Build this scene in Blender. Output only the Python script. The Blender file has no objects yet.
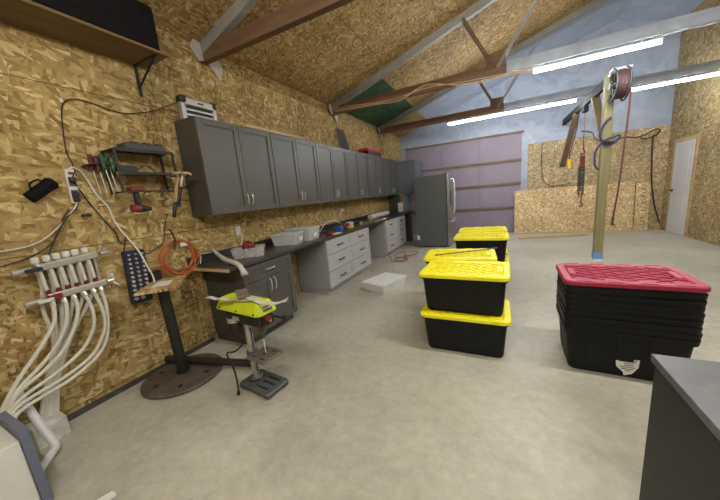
import bpy, bmesh, math, random
from mathutils import Vector, Matrix
S = bpy.context.scene
COL = S.collection
random.seed(4)
PI = math.pi
R = math.radians

# ------------------------------------------------------------------ materials
def lin(c):
    return tuple((v/12.92 if v <= .04045 else ((v+.055)/1.055)**2.4) for v in c)
def new_mat(name):
    m = bpy.data.materials.new(name); m.use_nodes = True
    nt = m.node_tree; b = nt.nodes['Principled BSDF']
    return m, nt, b
def node(nt, typ, **kw):
    n = nt.nodes.new(typ)
    for k, v in kw.items():
        if k.startswith('i_'):
            key = k[2:]; key = int(key) if key.isdigit() else key
            n.inputs[key].default_value = v
        else: setattr(n, k, v)
    return n
def setin(b, **kw):
    for k, v in kw.items():
        b.inputs[k.replace('_', ' ')].default_value = v
def ramp(nt, stops):
    r = nt.nodes.new('ShaderNodeValToRGB'); e = r.color_ramp.elements
    while len(e) < len(stops): e.new(.5)
    for q, (p, c) in zip(e, stops):
        q.position = p; q.color = (*c, 1) if len(c) == 3 else c
    return r
def paint(name, col, rough=.5, metal=0.0, var=.12, scale=14.0, bump=0.0, trans=0.0, alpha=1.0, spec=.5):
    """painted / plastic / metal surface with a faint noise variation"""
    m, nt, b = new_mat(name)
    tc = node(nt, 'ShaderNodeTexCoord')
    n = node(nt, 'ShaderNodeTexNoise', i_Scale=scale, i_Detail=5.0, i_Roughness=.6)
    nt.links.new(tc.outputs['Object'], n.inputs['Vector'])
    r = ramp(nt, [(.3, tuple(v*(1-var) for v in col)), (.7, tuple(min(1, v*(1+var)) for v in col))])
    nt.links.new(n.outputs['Fac'], r.inputs['Fac'])
    nt.links.new(r.outputs['Color'], b.inputs['Base Color'])
    setin(b, Roughness=rough, Metallic=metal, Alpha=alpha)
    b.inputs['Transmission Weight'].default_value = trans
    b.inputs['Specular IOR Level'].default_value = spec
    if bump:
        bp = node(nt, 'ShaderNodeBump', i_Strength=bump, i_Distance=.01)
        nt.links.new(n.outputs['Fac'], bp.inputs['Height'])
        nt.links.new(bp.outputs['Normal'], b.inputs['Normal'])
    return m
def wood(name, c0, c1, axis=0, scale=1.0, rough=.65):
    m, nt, b = new_mat(name)
    tc = node(nt, 'ShaderNodeTexCoord'); mp = node(nt, 'ShaderNodeMapping')
    s = [28*scale]*3; s[axis] = 1.6*scale
    mp.inputs['Scale'].default_value = s
    n = node(nt, 'ShaderNodeTexNoise', i_Scale=1.0, i_Detail=6.0, i_Roughness=.65, i_Distortion=.6)
    nt.links.new(tc.outputs['Object'], mp.inputs['Vector']); nt.links.new(mp.outputs[0], n.inputs['Vector'])
    r = ramp(nt, [(.32, c0), (.68, c1)])
    nt.links.new(n.outputs['Fac'], r.inputs['Fac']); nt.links.new(r.outputs['Color'], b.inputs['Base Color'])
    setin(b, Roughness=rough)
    bp = node(nt, 'ShaderNodeBump', i_Strength=.25, i_Distance=.004)
    nt.links.new(n.outputs['Fac'], bp.inputs['Height']); nt.links.new(bp.outputs['Normal'], b.inputs['Normal'])
    return m
def osb(name, ua, va, gain=1.0, size=1.0, seams_u=None, seams_v=None, stamps=None, tint=(1, 1, 1)):
    """oriented strand board: overlapping stretched flakes at several angles.
    ua, va: which object axes span the board (0 x, 1 y, 2 z)"""
    m, nt, b = new_mat(name); L = nt.links.new
    tc = node(nt, 'ShaderNodeTexCoord'); sp = node(nt, 'ShaderNodeSeparateXYZ')
    L(tc.outputs['Object'], sp.inputs[0])
    cb = node(nt, 'ShaderNodeCombineXYZ')
    L(sp.outputs[ua], cb.inputs[0]); L(sp.outputs[va], cb.inputs[1])
    wob = node(nt, 'ShaderNodeTexNoise', i_Scale=9.0, i_Detail=2.0)
    L(cb.outputs[0], wob.inputs['Vector'])
    ws = node(nt, 'ShaderNodeVectorMath', operation='MULTIPLY_ADD')
    ws.inputs[1].default_value = (.03, .03, 0)
    L(wob.outputs['Color'], ws.inputs[0]); L(cb.outputs[0], ws.inputs[2])
    cur = None
    pal = [(0.0, (.17, .105, .042)), (.2, (.32, .215, .092)), (.48, (.44, .325, .155)), (.78, (.54, .42, .215)), (1.0, (.80, .69, .46))]
    for i, (ang, ln, wd, th) in enumerate([(12, .17, .06, 0), (71, .15, .045, .52), (-38, .16, .05, .55), (38, .12, .038, .62), (-80, .13, .035, .66), (5, .10, .028, .72)]):
        rot = node(nt, 'ShaderNodeVectorRotate', rotation_type='Z_AXIS'); rot.inputs['Angle'].default_value = R(ang)
        L(ws.outputs[0], rot.inputs['Vector'])
        mp = node(nt, 'ShaderNodeVectorMath', operation='MULTIPLY_ADD')
        mp.inputs[1].default_value = (1/(ln*size), 1/(wd*size), 0); mp.inputs[2].default_value = (7.3*i, 3.1*i, 0)
        L(rot.outputs[0], mp.inputs[0])
        v = node(nt, 'ShaderNodeTexVoronoi', voronoi_dimensions='2D', i_Scale=1.0); L(mp.outputs[0], v.inputs['Vector'])
        sc = node(nt, 'ShaderNodeSeparateColor'); L(v.outputs['Color'], sc.inputs[0])
        # streaks along the flake
        st = node(nt, 'ShaderNodeTexNoise', noise_dimensions='2D', i_Scale=1.4, i_Detail=5.0, i_Roughness=.62)
        sm = node(nt, 'ShaderNodeVectorMath', operation='MULTIPLY'); sm.inputs[1].default_value = (.8, 5.0, 1)
        L(mp.outputs[0], sm.inputs[0]); L(sm.outputs[0], st.inputs['Vector'])
        ad = node(nt, 'ShaderNodeMath', operation='MULTIPLY_ADD'); ad.inputs[1].default_value = .50; L(st.outputs['Fac'], ad.inputs[0])
        sub = node(nt, 'ShaderNodeMath', operation='MULTIPLY_ADD'); sub.inputs[1].default_value = .84; sub.inputs[2].default_value = -.13
        L(sc.outputs[0], sub.inputs[0]); L(sub.outputs[0], ad.inputs[2])
        rp = ramp(nt, pal); L(ad.outputs[0], rp.inputs['Fac'])
        if cur is None: cur = rp.outputs['Color']
        else:
            g = node(nt, 'ShaderNodeMath', operation='GREATER_THAN'); g.inputs[1].default_value = th; L(sc.outputs[1], g.inputs[0])
            mx = node(nt, 'ShaderNodeMix', data_type='RGBA'); L(g.outputs[0], mx.inputs[0]); L(cur, mx.inputs[6]); L(rp.outputs['Color'], mx.inputs[7])
            cur = mx.outputs[2]
    big = node(nt, 'ShaderNodeTexNoise', i_Scale=1.3, i_Detail=3.0); L(cb.outputs[0], big.inputs['Vector'])
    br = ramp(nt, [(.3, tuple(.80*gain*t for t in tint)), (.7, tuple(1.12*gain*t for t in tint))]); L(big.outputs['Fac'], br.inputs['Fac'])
    mu = node(nt, 'ShaderNodeMix', data_type='RGBA', blend_type='MULTIPLY'); mu.inputs[0].default_value = 1
    L(cur, mu.inputs[6]); L(br.outputs['Color'], mu.inputs[7]); cur = mu.outputs[2]
    def darken(mask, colr):
        nonlocal cur
        mx = node(nt, 'ShaderNodeMix', data_type='RGBA'); L(mask, mx.inputs[0]); L(cur, mx.inputs[6]); mx.inputs[7].default_value = (*colr, 1)
        cur = mx.outputs[2]
    def near(axis_out, period, off, half):
        a = node(nt, 'ShaderNodeMath', operation='SUBTRACT'); a.inputs[1].default_value = off - period/2; L(axis_out, a.inputs[0])
        w = node(nt, 'ShaderNodeMath', operation='FLOORED_MODULO'); w.inputs[1].default_value = period; L(a.outputs[0], w.inputs[0])
        c = node(nt, 'ShaderNodeMath', operation='SUBTRACT'); c.inputs[1].default_value = period/2; L(w.outputs[0], c.inputs[0])
        d = node(nt, 'ShaderNodeMath', operation='ABSOLUTE'); L(c.outputs[0], d.inputs[0])
        e = node(nt, 'ShaderNodeMath', operation='LESS_THAN'); e.inputs[1].default_value = half; L(d.outputs[0], e.inputs[0])
        return e.outputs[0]
    def times(a, b_, k=1.0):
        t = node(nt, 'ShaderNodeMath', operation='MULTIPLY'); L(a, t.inputs[0]); L(b_, t.inputs[1])
        if k != 1.0:
            t2 = node(nt, 'ShaderNodeMath', operation='MULTIPLY'); t2.inputs[1].default_value = k; L(t.outputs[0], t2.inputs[0]); return t2.outputs[0]
        return t.outputs[0]
    if stamps:       # printed grade stamps running up the board beside its edge
        per, off, half = stamps
        mk = near(sp.outputs[ua], per, off, half)
        gm = node(nt, 'ShaderNodeVectorMath', operation='MULTIPLY'); gm.inputs[1].default_value = (48, 30, 0); L(cb.outputs[0], gm.inputs[0])
        gl = node(nt, 'ShaderNodeTexNoise', noise_dimensions='2D', i_Scale=1.0, i_Detail=1.0); L(gm.outputs[0], gl.inputs['Vector'])
        gt = node(nt, 'ShaderNodeMath', operation='GREATER_THAN'); gt.inputs[1].default_value = .56; L(gl.outputs['Fac'], gt.inputs[0])
        lg = node(nt, 'ShaderNodeTexNoise', noise_dimensions='2D', i_Scale=1.9, i_Detail=0.0); L(cb.outputs[0], lg.inputs['Vector'])
        lt = node(nt, 'ShaderNodeMath', operation='GREATER_THAN'); lt.inputs[1].default_value = .43; L(lg.outputs['Fac'], lt.inputs[0])
        darken(times(times(mk, gt.outputs[0]), lt.outputs[0], .62), (.07, .045, .02))
    for ax, sd in ((ua, seams_u), (va, seams_v)):
        if sd: 
            e = near(sp.outputs[ax], sd[0], sd[1], .0035)
            t = node(nt, 'ShaderNodeMath', operation='MULTIPLY'); t.inputs[1].default_value = .75; L(e, t.inputs[0]); darken(t.outputs[0], (.06, .035, .015))
    L(cur, b.inputs['Base Color']); setin(b, Roughness=.72)
    b.inputs['Specular IOR Level'].default_value = .25
    rb = node(nt, 'ShaderNodeRGBToBW'); L(cur, rb.inputs[0])
    bp = node(nt, 'ShaderNodeBump', i_Strength=.15, i_Distance=.004); L(rb.outputs[0], bp.inputs['Height']); L(bp.outputs['Normal'], b.inputs['Normal'])
    return m
def concrete(name):
    m, nt, b = new_mat(name); L = nt.links.new
    tc = node(nt, 'ShaderNodeTexCoord')
    n1 = node(nt, 'ShaderNodeTexNoise', i_Scale=.8, i_Detail=8.0, i_Roughness=.62, i_Distortion=.4)
    n2 = node(nt, 'ShaderNodeTexNoise', i_Scale=14.0, i_Detail=8.0, i_Roughness=.7)
    n3 = node(nt, 'ShaderNodeTexNoise', i_Scale=5.0, i_Detail=4.0)
    for n in (n1, n2, n3): L(tc.outputs['Object'], n.inputs['Vector'])
    r1 = ramp(nt, [(.28, (.345, .326, .262)), (.5, (.485, .464, .388)), (.72, (.59, .568, .485))]); L(n1.outputs['Fac'], r1.inputs['Fac'])
    r2 = ramp(nt, [(.3, (.80, .80, .79)), (.65, (1.05, 1.05, 1.05))]); L(n2.outputs['Fac'], r2.inputs['Fac'])
    mu = node(nt, 'ShaderNodeMix', data_type='RGBA', blend_type='MULTIPLY'); mu.inputs[0].default_value = 1
    L(r1.outputs['Color'], mu.inputs[6]); L(r2.outputs['Color'], mu.inputs[7])
    # small dark specks and drips
    v = node(nt, 'ShaderNodeTexVoronoi', i_Scale=5.5); wv = node(nt, 'ShaderNodeVectorMath', operation='MULTIPLY_ADD')
    wv.inputs[1].default_value = (.12, .12, .12); L(n2.outputs['Color'], wv.inputs[0]); L(tc.outputs['Object'], wv.inputs[2]); L(wv.outputs[0], v.inputs['Vector'])
    rv = ramp(nt, [(.035, (1, 1, 1)), (.075, (0, 0, 0))]); L(v.outputs['Distance'], rv.inputs['Fac'])
    sc = node(nt, 'ShaderNodeSeparateColor'); L(v.outputs['Color'], sc.inputs[0])
    g = node(nt, 'ShaderNodeMath', operation='GREATER_THAN'); g.inputs[1].default_value = .72; L(sc.outputs[0], g.inputs[0])
    mm = node(nt, 'ShaderNodeMath', operation='MULTIPLY'); L(rv.outputs['Color'], mm.inputs[0]); L(g.outputs[0], mm.inputs[1])
    m3 = node(nt, 'ShaderNodeMath', operation='MULTIPLY'); m3.inputs[1].default_value = .5; L(mm.outputs[0], m3.inputs[0])
    mx = node(nt, 'ShaderNodeMix', data_type='RGBA'); L(m3.outputs[0], mx.inputs[0]); L(mu.outputs[2], mx.inputs[6]); mx.inputs[7].default_value = (.16, .14, .11, 1)
    # hairline cracks
    vc = node(nt, 'ShaderNodeTexVoronoi', feature='DISTANCE_TO_EDGE', i_Scale=.55); wc = node(nt, 'ShaderNodeVectorMath', operation='MULTIPLY_ADD')
    wc.inputs[1].default_value = (.35, .35, .35); L(n3.outputs['Color'], wc.inputs[0]); L(tc.outputs['Object'], wc.inputs[2]); L(wc.outputs[0], vc.inputs['Vector'])
    rc = ramp(nt, [(.0, (.13, .13, .13)), (.0045, (0, 0, 0))]); L(vc.outputs['Distance'], rc.inputs['Fac'])
    mc = node(nt, 'ShaderNodeMix', data_type='RGBA'); L(rc.outputs['Color'], mc.inputs[0]); L(mx.outputs[2], mc.inputs[6]); mc.inputs[7].default_value = (.2, .18, .15, 1)
    L(mc.outputs[2], b.inputs['Base Color'])
    rr = ramp(nt, [(.3, (.42,)*3), (.7, (.62,)*3)]); L(n1.outputs['Fac'], rr.inputs['Fac']); L(rr.outputs['Color'], b.inputs['Roughness'])
    bp = node(nt, 'ShaderNodeBump', i_Strength=.12, i_Distance=.006); L(n2.outputs['Fac'], bp.inputs['Height']); L(bp.outputs['Normal'], b.inputs['Normal'])
    return m
def plastic_sheet(name, col):
    m, nt, b = new_mat(name); L = nt.links.new
    tc = node(nt, 'ShaderNodeTexCoord')
    n = node(nt, 'ShaderNodeTexNoise', i_Scale=2.2, i_Detail=8.0, i_Roughness=.65, i_Distortion=1.4); L(tc.outputs['Object'], n.inputs['Vector'])
    r = ramp(nt, [(.3, tuple(c*.78 for c in col)), (.7, tuple(c*1.15 for c in col))]); L(n.outputs['Fac'], r.inputs['Fac'])
    L(r.outputs['Color'], b.inputs['Base Color']); setin(b, Roughness=.38)
    bp = node(nt, 'ShaderNodeBump', i_Strength=.6, i_Distance=.04); L(n.outputs['Fac'], bp.inputs['Height']); L(bp.outputs['Normal'], b.inputs['Normal'])
    return m
def emit(name, col, strength):
    m, nt, b = new_mat(name)
    b.inputs['Base Color'].default_value = (.9, .9, .9, 1)
    b.inputs['Emission Color'].default_value = (*col, 1); b.inputs['Emission Strength'].default_value = strength
    return m

OSB_WALL = osb('osb_wall', 1, 2, gain=.90, size=.70, tint=(1.02, .97, .80), seams_u=(2.44, 1.83), seams_v=(1.22, 1.297-1.22), stamps=(1.22, 1.74, .055))
OSB_BACK = osb('osb_back', 0, 2, gain=.92, size=.5, tint=(1, 1, 1.1), seams_u=(1.22, 4.35), stamps=(2.44, 4.30, .05))
OSB_SHEET = osb('osb_sheet', 0, 2, gain=1.42, size=.42, tint=(1, .97, 1.02), stamps=(2.44, .72, .05))
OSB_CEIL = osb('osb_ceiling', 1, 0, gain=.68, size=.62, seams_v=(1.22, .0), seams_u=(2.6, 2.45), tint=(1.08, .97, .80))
OSB_GREEN = osb('osb_green', 1, 0, gain=.30, size=.7, tint=(.27, .82, .78))
OSB_PLY = osb('plywood_top', 0, 1, gain=.95, size=.8, tint=(1, .93, .85))
CONC = concrete('concrete')
PLAS = plastic_sheet('vapour_sheet_haze_tint', (.33, .375, .46))  # grey-blue sheet; part of the blue stands in for haze around the lights
PLASR = plastic_sheet('rafter_plastic_web_haze', (.27, .26, .24))  # rafter wrap; the right web reuses it as a pale haze colour
PLAS2 = plastic_sheet('plastic_wrap', (.62, .58, .54))
LUMB_DARK = wood('brown_lumber', (.105, .057, .029), (.185, .105, .056), 0)
LUMB_DARKY = wood('brown_lumber_brace', (.15, .098, .06), (.25, .17, .11), 2)
LUMB_POST = wood('post_lumber', (.20, .18, .08), (.31, .275, .135), 2)
LUMB_LIGHT = wood('light_lumber', (.42, .28, .13), (.66, .48, .27), 0)
LUMB_Y = wood('light_lumber_y', (.40, .27, .12), (.62, .46, .25), 1)
SHELFW = wood('shelf_wood', (.115, .07, .028), (.19, .12, .05), 1)
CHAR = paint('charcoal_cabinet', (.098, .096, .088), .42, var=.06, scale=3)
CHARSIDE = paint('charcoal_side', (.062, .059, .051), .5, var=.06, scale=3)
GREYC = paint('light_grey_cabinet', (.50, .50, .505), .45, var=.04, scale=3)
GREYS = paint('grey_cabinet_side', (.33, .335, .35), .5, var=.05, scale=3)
BLUEGREY = paint('blue_grey_cabinet', (.12, .14, .155), .45, var=.05, scale=3)
TOP = paint('dark_countertop', (.035, .034, .034), .28, var=.45, scale=40)
DARKP = paint('near_black', (.012, .012, .012), .5)
BLACKPL = paint('black_plastic', (.014, .014, .015), .42, var=.15, scale=9)
BLACKTOTE = paint('black_tote_plastic', (.0085, .0088, .0095), .5, var=.15, scale=6, spec=.22)
YEL = paint('yellow_lid', (.90, .82, .008), .42, var=.05, scale=5)
REDL = paint('red_lid', (.36, .022, .066), .45, var=.06, scale=5)
CHROME = paint('chrome', (.85, .85, .84), .25, .55, var=.03)
STEEL = paint('dull_steel', (.52, .51, .48), .4, .6, var=.08)
ALU = paint('aluminium', (.62, .62, .61), .38, .85, var=.05)
FRIDGE = paint('grey_fridge_side', (.115, .125, .128), .42, .25, var=.04, scale=3)
FRIDGEF = paint('stainless_front', (.34, .35, .36), .3, .8, var=.04, scale=3)
WHITEP = paint('white_plastic', (.72, .72, .69), .4, var=.04)
PEX = paint('white_pipe', (.66, .65, .58), .42, var=.07, scale=10)
PVC = paint('pvc', (.66, .67, .70), .35, var=.05)
PAPER = paint('paper', (.75, .75, .73), .7, var=.05)
PINK = paint('purple_foam', (.26, .215, .27), .6, var=.08, scale=2.5, bump=.1)
RAIL = wood('door_rail_wood', (.12, .07, .05), (.22, .13, .09), 0)
DOORW = paint('white_door', (.62, .63, .65), .45, var=.03)
ORANGE = paint('orange_cord', (.50, .135, .045), .5)
REDH = paint('red_hose', (.30, .065, .06), .5)
REDB = paint('red_plastic', (.20, .02, .022), .4)
REDC = paint('bright_red_plastic', (.55, .03, .03), .4)
BLUEB = paint('blue_plastic', (.02, .13, .5), .4)
NAVY = paint('navy_plastic', (.015, .02, .045), .45)
GREENB = paint('green_plastic', (.01, .12, .05), .4)
CORDB = paint('black_cord', (.02, .013, .012), .5)
BLUEH = paint('blue_hose', (.015, .03, .11), .45)
IRON = paint('rusty_iron', (.13, .105, .085), .6, .3, var=.3, scale=9, bump=.2)
PIPE = paint('dark_steel_pipe', (.033, .032, .029), .5, .4, var=.3, scale=12)
CAST = paint('cast_iron_grey', (.10, .105, .11), .5, .3, var=.15)
CASTT = paint('brown_cast_iron', (.17, .13, .11), .5, .4, var=.15)
LIME = paint('lime_yellow', (.58, .68, .015), .38, var=.04)
NAVYGR = paint('slate_panel', (.14, .16, .23), .5)
CLEAR = paint('clear_plastic', (.92, .94, .96), .22, var=.04, trans=.0, alpha=.46)
CLEARL = paint('clear_lid', (.70, .73, .76), .3, var=.05, alpha=.92)
TRANSL = paint('milky_plastic', (.80, .81, .83), .35, var=.03)
BLUETAPE = paint('blue_tape', (.16, .34, .62), .6)
DARKWOOD = wood('hammer_wood', (.32, .2, .09), (.5, .33, .16), 2)
YCTRL = paint('yellow_control', (.75, .5, .03), .4)
TINC = paint('red_tin', (.3, .02, .03), .35)
CARDB = paint('cardboard', (.4, .27, .15), .7)
SLEEVE = paint('sleeve_white', (.60, .59, .55), .7, var=.3, scale=18)
FOAMD = paint('dark_sill', (.06, .055, .05), .8, var=.3, scale=8)
CASEB = paint('black_cloth_case', (.009, .0085, .0095), .75, var=.4, scale=30)
CASEB.node_tree.nodes['Principled BSDF'].inputs['Specular IOR Level'].default_value = .08
CASEG = paint('grey_case', (.05, .053, .06), .5)
LED = emit('led_white', (.93, .965, 1.0), 135)
LEDW = emit('led_neutral', (1.0, .98, .90), 200)
INKM = paint('ink_black', (.015, .015, .015), .5)

# ------------------------------------------------------------------ geometry helpers
WL = {}          # world location of each root, so parts can be written in world coordinates
def smooth_path(pts, per=6):
    P = [Vector(p) for p in pts]
    if len(P) < 3: return P
    out = []
    for i in range(len(P)-1):
        p0 = P[i-1] if i else P[0]*2-P[1]; p1 = P[i]; p2 = P[i+1]; p3 = P[i+2] if i+2 < len(P) else P[-1]*2-P[-2]
        for k in range(per):
            t = k/per
            out.append(.5*((2*p1)+(p2-p0)*t+(2*p0-5*p1+4*p2-p3)*t*t+(3*p1-p0-3*p2+p3)*t**3))
    out.append(P[-1]); return out
class M:
    def __init__(s): s.v = []; s.f = []; s.sm = []
    def add(s, v, f, smooth=False, mat=None):
        o = len(s.v); s.v += [(mat @ Vector(p)) if mat else Vector(p) for p in v]
        s.f += [tuple(i+o for i in q) for q in f]; s.sm += [smooth]*len(f); return s
    def box(s, a, b, mat=None):
        (x0, y0, z0), (x1, y1, z1) = a, b
        return s.add([(x0,y0,z0),(x1,y0,z0),(x1,y1,z0),(x0,y1,z0),(x0,y0,z1),(x1,y0,z1),(x1,y1,z1),(x0,y1,z1)],
                     [(0,3,2,1),(4,5,6,7),(0,1,5,4),(1,2,6,5),(2,3,7,6),(3,0,4,7)], False, mat)
    def hexa(s, low, high):
        return s.add(list(low)+list(high), [(0,3,2,1),(4,5,6,7),(0,1,5,4),(1,2,6,5),(2,3,7,6),(3,0,4,7)])
    def rbox(s, a, b, r=.01, n=3, mat=None):
        """box with rounded vertical edges and chamfered top"""
        (x0,y0,z0),(x1,y1,z1) = a, b; c = min(r*.5, (z1-z0)*.3)
        def ring(x0,y0,x1,y1,rr,z):
            o = []
            for (cx,cy,a0) in ((x1-rr,y1-rr,0),(x0+rr,y1-rr,90),(x0+rr,y0+rr,180),(x1-rr,y0+rr,270)):
                for k in range(n+1):
                    t = R(a0+90*k/n); o.append((cx+rr*math.cos(t), cy+rr*math.sin(t), z))
            return o
        return s.loft([ring(x0+c,y0+c,x1-c,y1-c,max(r-c,.0005),z0), ring(x0,y0,x1,y1,r,z0+c), ring(x0,y0,x1,y1,r,z1-c), ring(x0+c,y0+c,x1-c,y1-c,max(r-c,.0005),z1)], mat=mat)
    def loft(s, rings, caps=(True, True), smooth=False, mat=None, closed=False):
        n = len(rings[0]); v = [p for r in rings for p in r]; f = []
        for k in range(len(rings)-(0 if closed else 1)):
            a = k*n; b = ((k+1) % len(rings))*n
            for i in range(n): f.append((a+i, a+(i+1)%n, b+(i+1)%n, b+i))
        if not closed:
            if caps[0]: f.append(tuple(range(n-1, -1, -1)))
            if caps[1]: f.append(tuple((len(rings)-1)*n+i for i in range(n)))
        return s.add(v, f, smooth, mat)
    def tube(s, pts, r, n=8, per=0, caps=True, radii=None, mat=None, closed=False):
        P = smooth_path(pts, per) if per else [Vector(p) for p in pts]
        rings = []; up = None
        for i, p in enumerate(P):
            t = (P[min(i+1, len(P)-1)]-P[max(i-1, 0)])
            if closed: t = P[(i+1) % len(P)]-P[i-1]
            t.normalize()
            if up is None:
                up = Vector((0,0,1)) if abs(t.z) < .9 else Vector((1,0,0))
            a = t.cross(up)
            if a.length < 1e-4: a = t.orthogonal()
            a.normalize(); b = a.cross(t).normalized(); up = b
            rr = radii[i] if radii else r
            rings.append([p+a*(rr*math.cos(2*PI*k/n))+b*(rr*math.sin(2*PI*k/n)) for k in range(n)])
        rings = [list(reversed(q)) for q in rings]
        return s.loft(rings, (caps, caps), True, mat, closed)
    def cyl(s, p0, p1, r, n=16, r1=None, mat=None):
        p0 = Vector(p0); p1 = Vector(p1); t = (p1-p0).normalized(); a = t.orthogonal().normalized(); b = t.cross(a)
        r1 = r if r1 is None else r1; o = len(s.v)
        ring = lambda p, q: [p+a*(q*math.cos(2*PI*k/n))+b*(q*math.sin(2*PI*k/n)) for k in range(n)]
        v = ring(p0, r)+ring(p1, r1)
        s.add(v, [(i, (i+1)%n, n+(i+1)%n, n+i) for i in range(n)], True, mat)
        s.add(v, [tuple(range(n-1, -1, -1)), tuple(range(n, 2*n))], False, mat); return s
    def lathe(s, prof, c=(0,0,0), n=24, mat=None):
        c = Vector(c)
        rings = [[c+Vector((max(r, 1e-4)*math.cos(2*PI*k/n), max(r, 1e-4)*math.sin(2*PI*k/n), z)) for k in range(n)] for r, z in prof]
        return s.loft(rings, (True, True), True, mat)
    def bar(s, p0, p1, w, h, up=(0,0,1)):
        """rectangular bar, w across, h along up"""
        p0 = Vector(p0); p1 = Vector(p1); t = (p1-p0).normalized(); a = t.cross(Vector(up)).normalized(); b = a.cross(t)
        q = lambda p: [p-a*w/2-b*h/2, p+a*w/2-b*h/2, p+a*w/2+b*h/2, p-a*w/2+b*h/2]
        return s.loft([q(p0), q(p1)])
    def prism(s, poly, z0, z1, mat=None):
        return s.loft([[(x, y, z0) for x, y in poly], [(x, y, z1) for x, y in poly]], mat=mat)
    def sphere(s, c, r, n=12, m=8, sc=(1,1,1)):
        prof = [(r*math.sin(PI*k/m), -r*math.cos(PI*k/m)) for k in range(m+1)]
        return s.lathe(prof, (0,0,0), n, Matrix.Translation(Vector(c)) @ Matrix.Diagonal((*sc, 1)))
    def build(s, name, mat, parent=None, bevel=0.0, local=False, origin=None, seg=2):
        me = bpy.data.meshes.new(name)
        if origin is not None: off = Vector(origin)
        elif parent is not None: off = Vector((0,0,0)) if local else WL.get(parent.name, Vector((0,0,0)))
        else:
            xs = [p.x for p in s.v]; ys = [p.y for p in s.v]; zs = [p.z for p in s.v]
            off = Vector(((min(xs)+max(xs))/2, (min(ys)+max(ys))/2, min(zs)))
        me.from_pydata([tuple(p-off) for p in s.v], [], s.f)
        bm = bmesh.new(); bm.from_mesh(me); bmesh.ops.recalc_face_normals(bm, faces=bm.faces); bm.to_mesh(me); bm.free()
        for p, q in zip(me.polygons, s.sm): p.use_smooth = q
        me.materials.append(mat)
        o = bpy.data.objects.new(name, me); COL.objects.link(o)
        if parent is not None: o.parent = parent; WL[o.name] = off
        else: o.location = off; WL[o.name] = off
        if bevel:
            b = o.modifiers.new('bevel', 'BEVEL'); b.width = bevel; b.segments = seg; b.limit_method = 'ANGLE'; b.angle_limit = R(40)
        return o
def tag(o, label, cat, group=None, kind=None):
    o['label'] = label; o['category'] = cat
    if group: o['group'] = group
    if kind: o['kind'] = kind
    return o
def thing(name, loc, label, cat, rz=0.0, group=None):
    o = bpy.data.objects.new(name, None); COL.objects.link(o); o.location = loc; o.rotation_euler = (0, 0, rz); o.empty_display_size = .1
    WL[o.name] = Vector(loc); tag(o, label, cat, group); return o
def struct(m, name, mat, parent=None, **kw):
    o = m.build(name, mat, parent, origin=(0,0,0), **kw)
    if parent is None: o['kind'] = 'structure'
    return o
def lab(o, t): o['label'] = t; return o
def kids(o): return [c for c in bpy.data.objects if c.parent == o]
def dup(root, loc, rz=None, label=None):
    r = root.copy(); COL.objects.link(r); r.location = loc
    if rz is not None: r.rotation_euler = (0, 0, rz)
    if label: r['label'] = label
    for ch in kids(root):
        c = ch.copy(); COL.objects.link(c); c.parent = r
        for g in kids(ch):
            d = g.copy(); COL.objects.link(d); d.parent = c
    return r
def text_mesh(name, txt, size, mat, parent, mtx, depth=.0008):
    cu = bpy.data.curves.new(name, 'FONT'); cu.body = txt; cu.size = size; cu.extrude = depth; cu.align_x = 'CENTER'; cu.align_y = 'CENTER'
    t = bpy.data.objects.new(name, cu); COL.objects.link(t)
    dg = bpy.context.evaluated_depsgraph_get(); me = bpy.data.meshes.new_from_object(t.evaluated_get(dg))
    bpy.data.objects.remove(t); me.materials.clear(); me.materials.append(mat)
    me.transform(mtx)
    o = bpy.data.objects.new(name, me); COL.objects.link(o); o.parent = parent; return o

# ------------------------------------------------------------------ room shell
XR, YB, YF = 6.64, 9.67, -2.6
EAVE, SL, XRIDGE = 3.28, .325, 5.5
ZR = EAVE+SL*XRIDGE; ZE = ZR-SL*(XR-XRIDGE)
struct(M().box((-.15, YF-.15, -.2), (XR+.15, YB+.15, 0)), 'floor', CONC)
struct(M().box((-.15, YF, 0), (0, YB, EAVE+.1)), 'wall_left', OSB_WALL)
def gable(m, y0, y1):
    poly = [(-.15, 0), (XR+.15, 0), (XR+.15, ZE+.05), (XRIDGE, ZR+.05), (-.15, EAVE+.02)]
    return m.loft([[(x, y0, z) for x, z in poly], [(x, y1, z) for x, z in poly]])
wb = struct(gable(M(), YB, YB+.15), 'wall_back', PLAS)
struct(M().box((3.72, YB-.014, 0), (XR, YB, 2.50)), 'board_cladding', OSB_BACK, wb)
struct(gable(M(), YF-.15, YF), 'wall_front', OSB_BACK)
struct(M().box((XR, YF, 0), (XR+.15, YB, ZE+.1)), 'wall_right', osb('osb_right', 1, 2, gain=.8, size=.7))
# ceiling: strand board, vapour sheet over insulation in the last bay and on the far slope
def slab(m, xa, xb, y0, y1, dz=0.0, th=.05):
    za, zb = EAVE+SL*xa+dz, EAVE+SL*xb+dz
    return m.loft([[(xa,y0,za),(xb,y0,zb),(xb,y0,zb+th),(xa,y0,za+th)], [(xa,y1,za),(xb,y1,zb),(xb,y1,zb+th),(xa,y1,za+th)]])
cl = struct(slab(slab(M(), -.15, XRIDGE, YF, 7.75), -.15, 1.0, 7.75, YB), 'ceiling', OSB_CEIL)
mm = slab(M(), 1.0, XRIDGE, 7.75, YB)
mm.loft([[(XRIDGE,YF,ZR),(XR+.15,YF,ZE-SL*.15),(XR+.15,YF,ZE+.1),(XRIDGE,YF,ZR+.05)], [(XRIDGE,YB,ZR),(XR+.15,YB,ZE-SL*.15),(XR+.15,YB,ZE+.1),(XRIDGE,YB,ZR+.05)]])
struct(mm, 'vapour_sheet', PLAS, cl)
gp = struct(slab(M(), .03, 1.02, 5.42, 7.62, -.014, .012), 'green_panel', OSB_GREEN, cl); lab(gp, 'green coated board panel in the ceiling')
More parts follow.
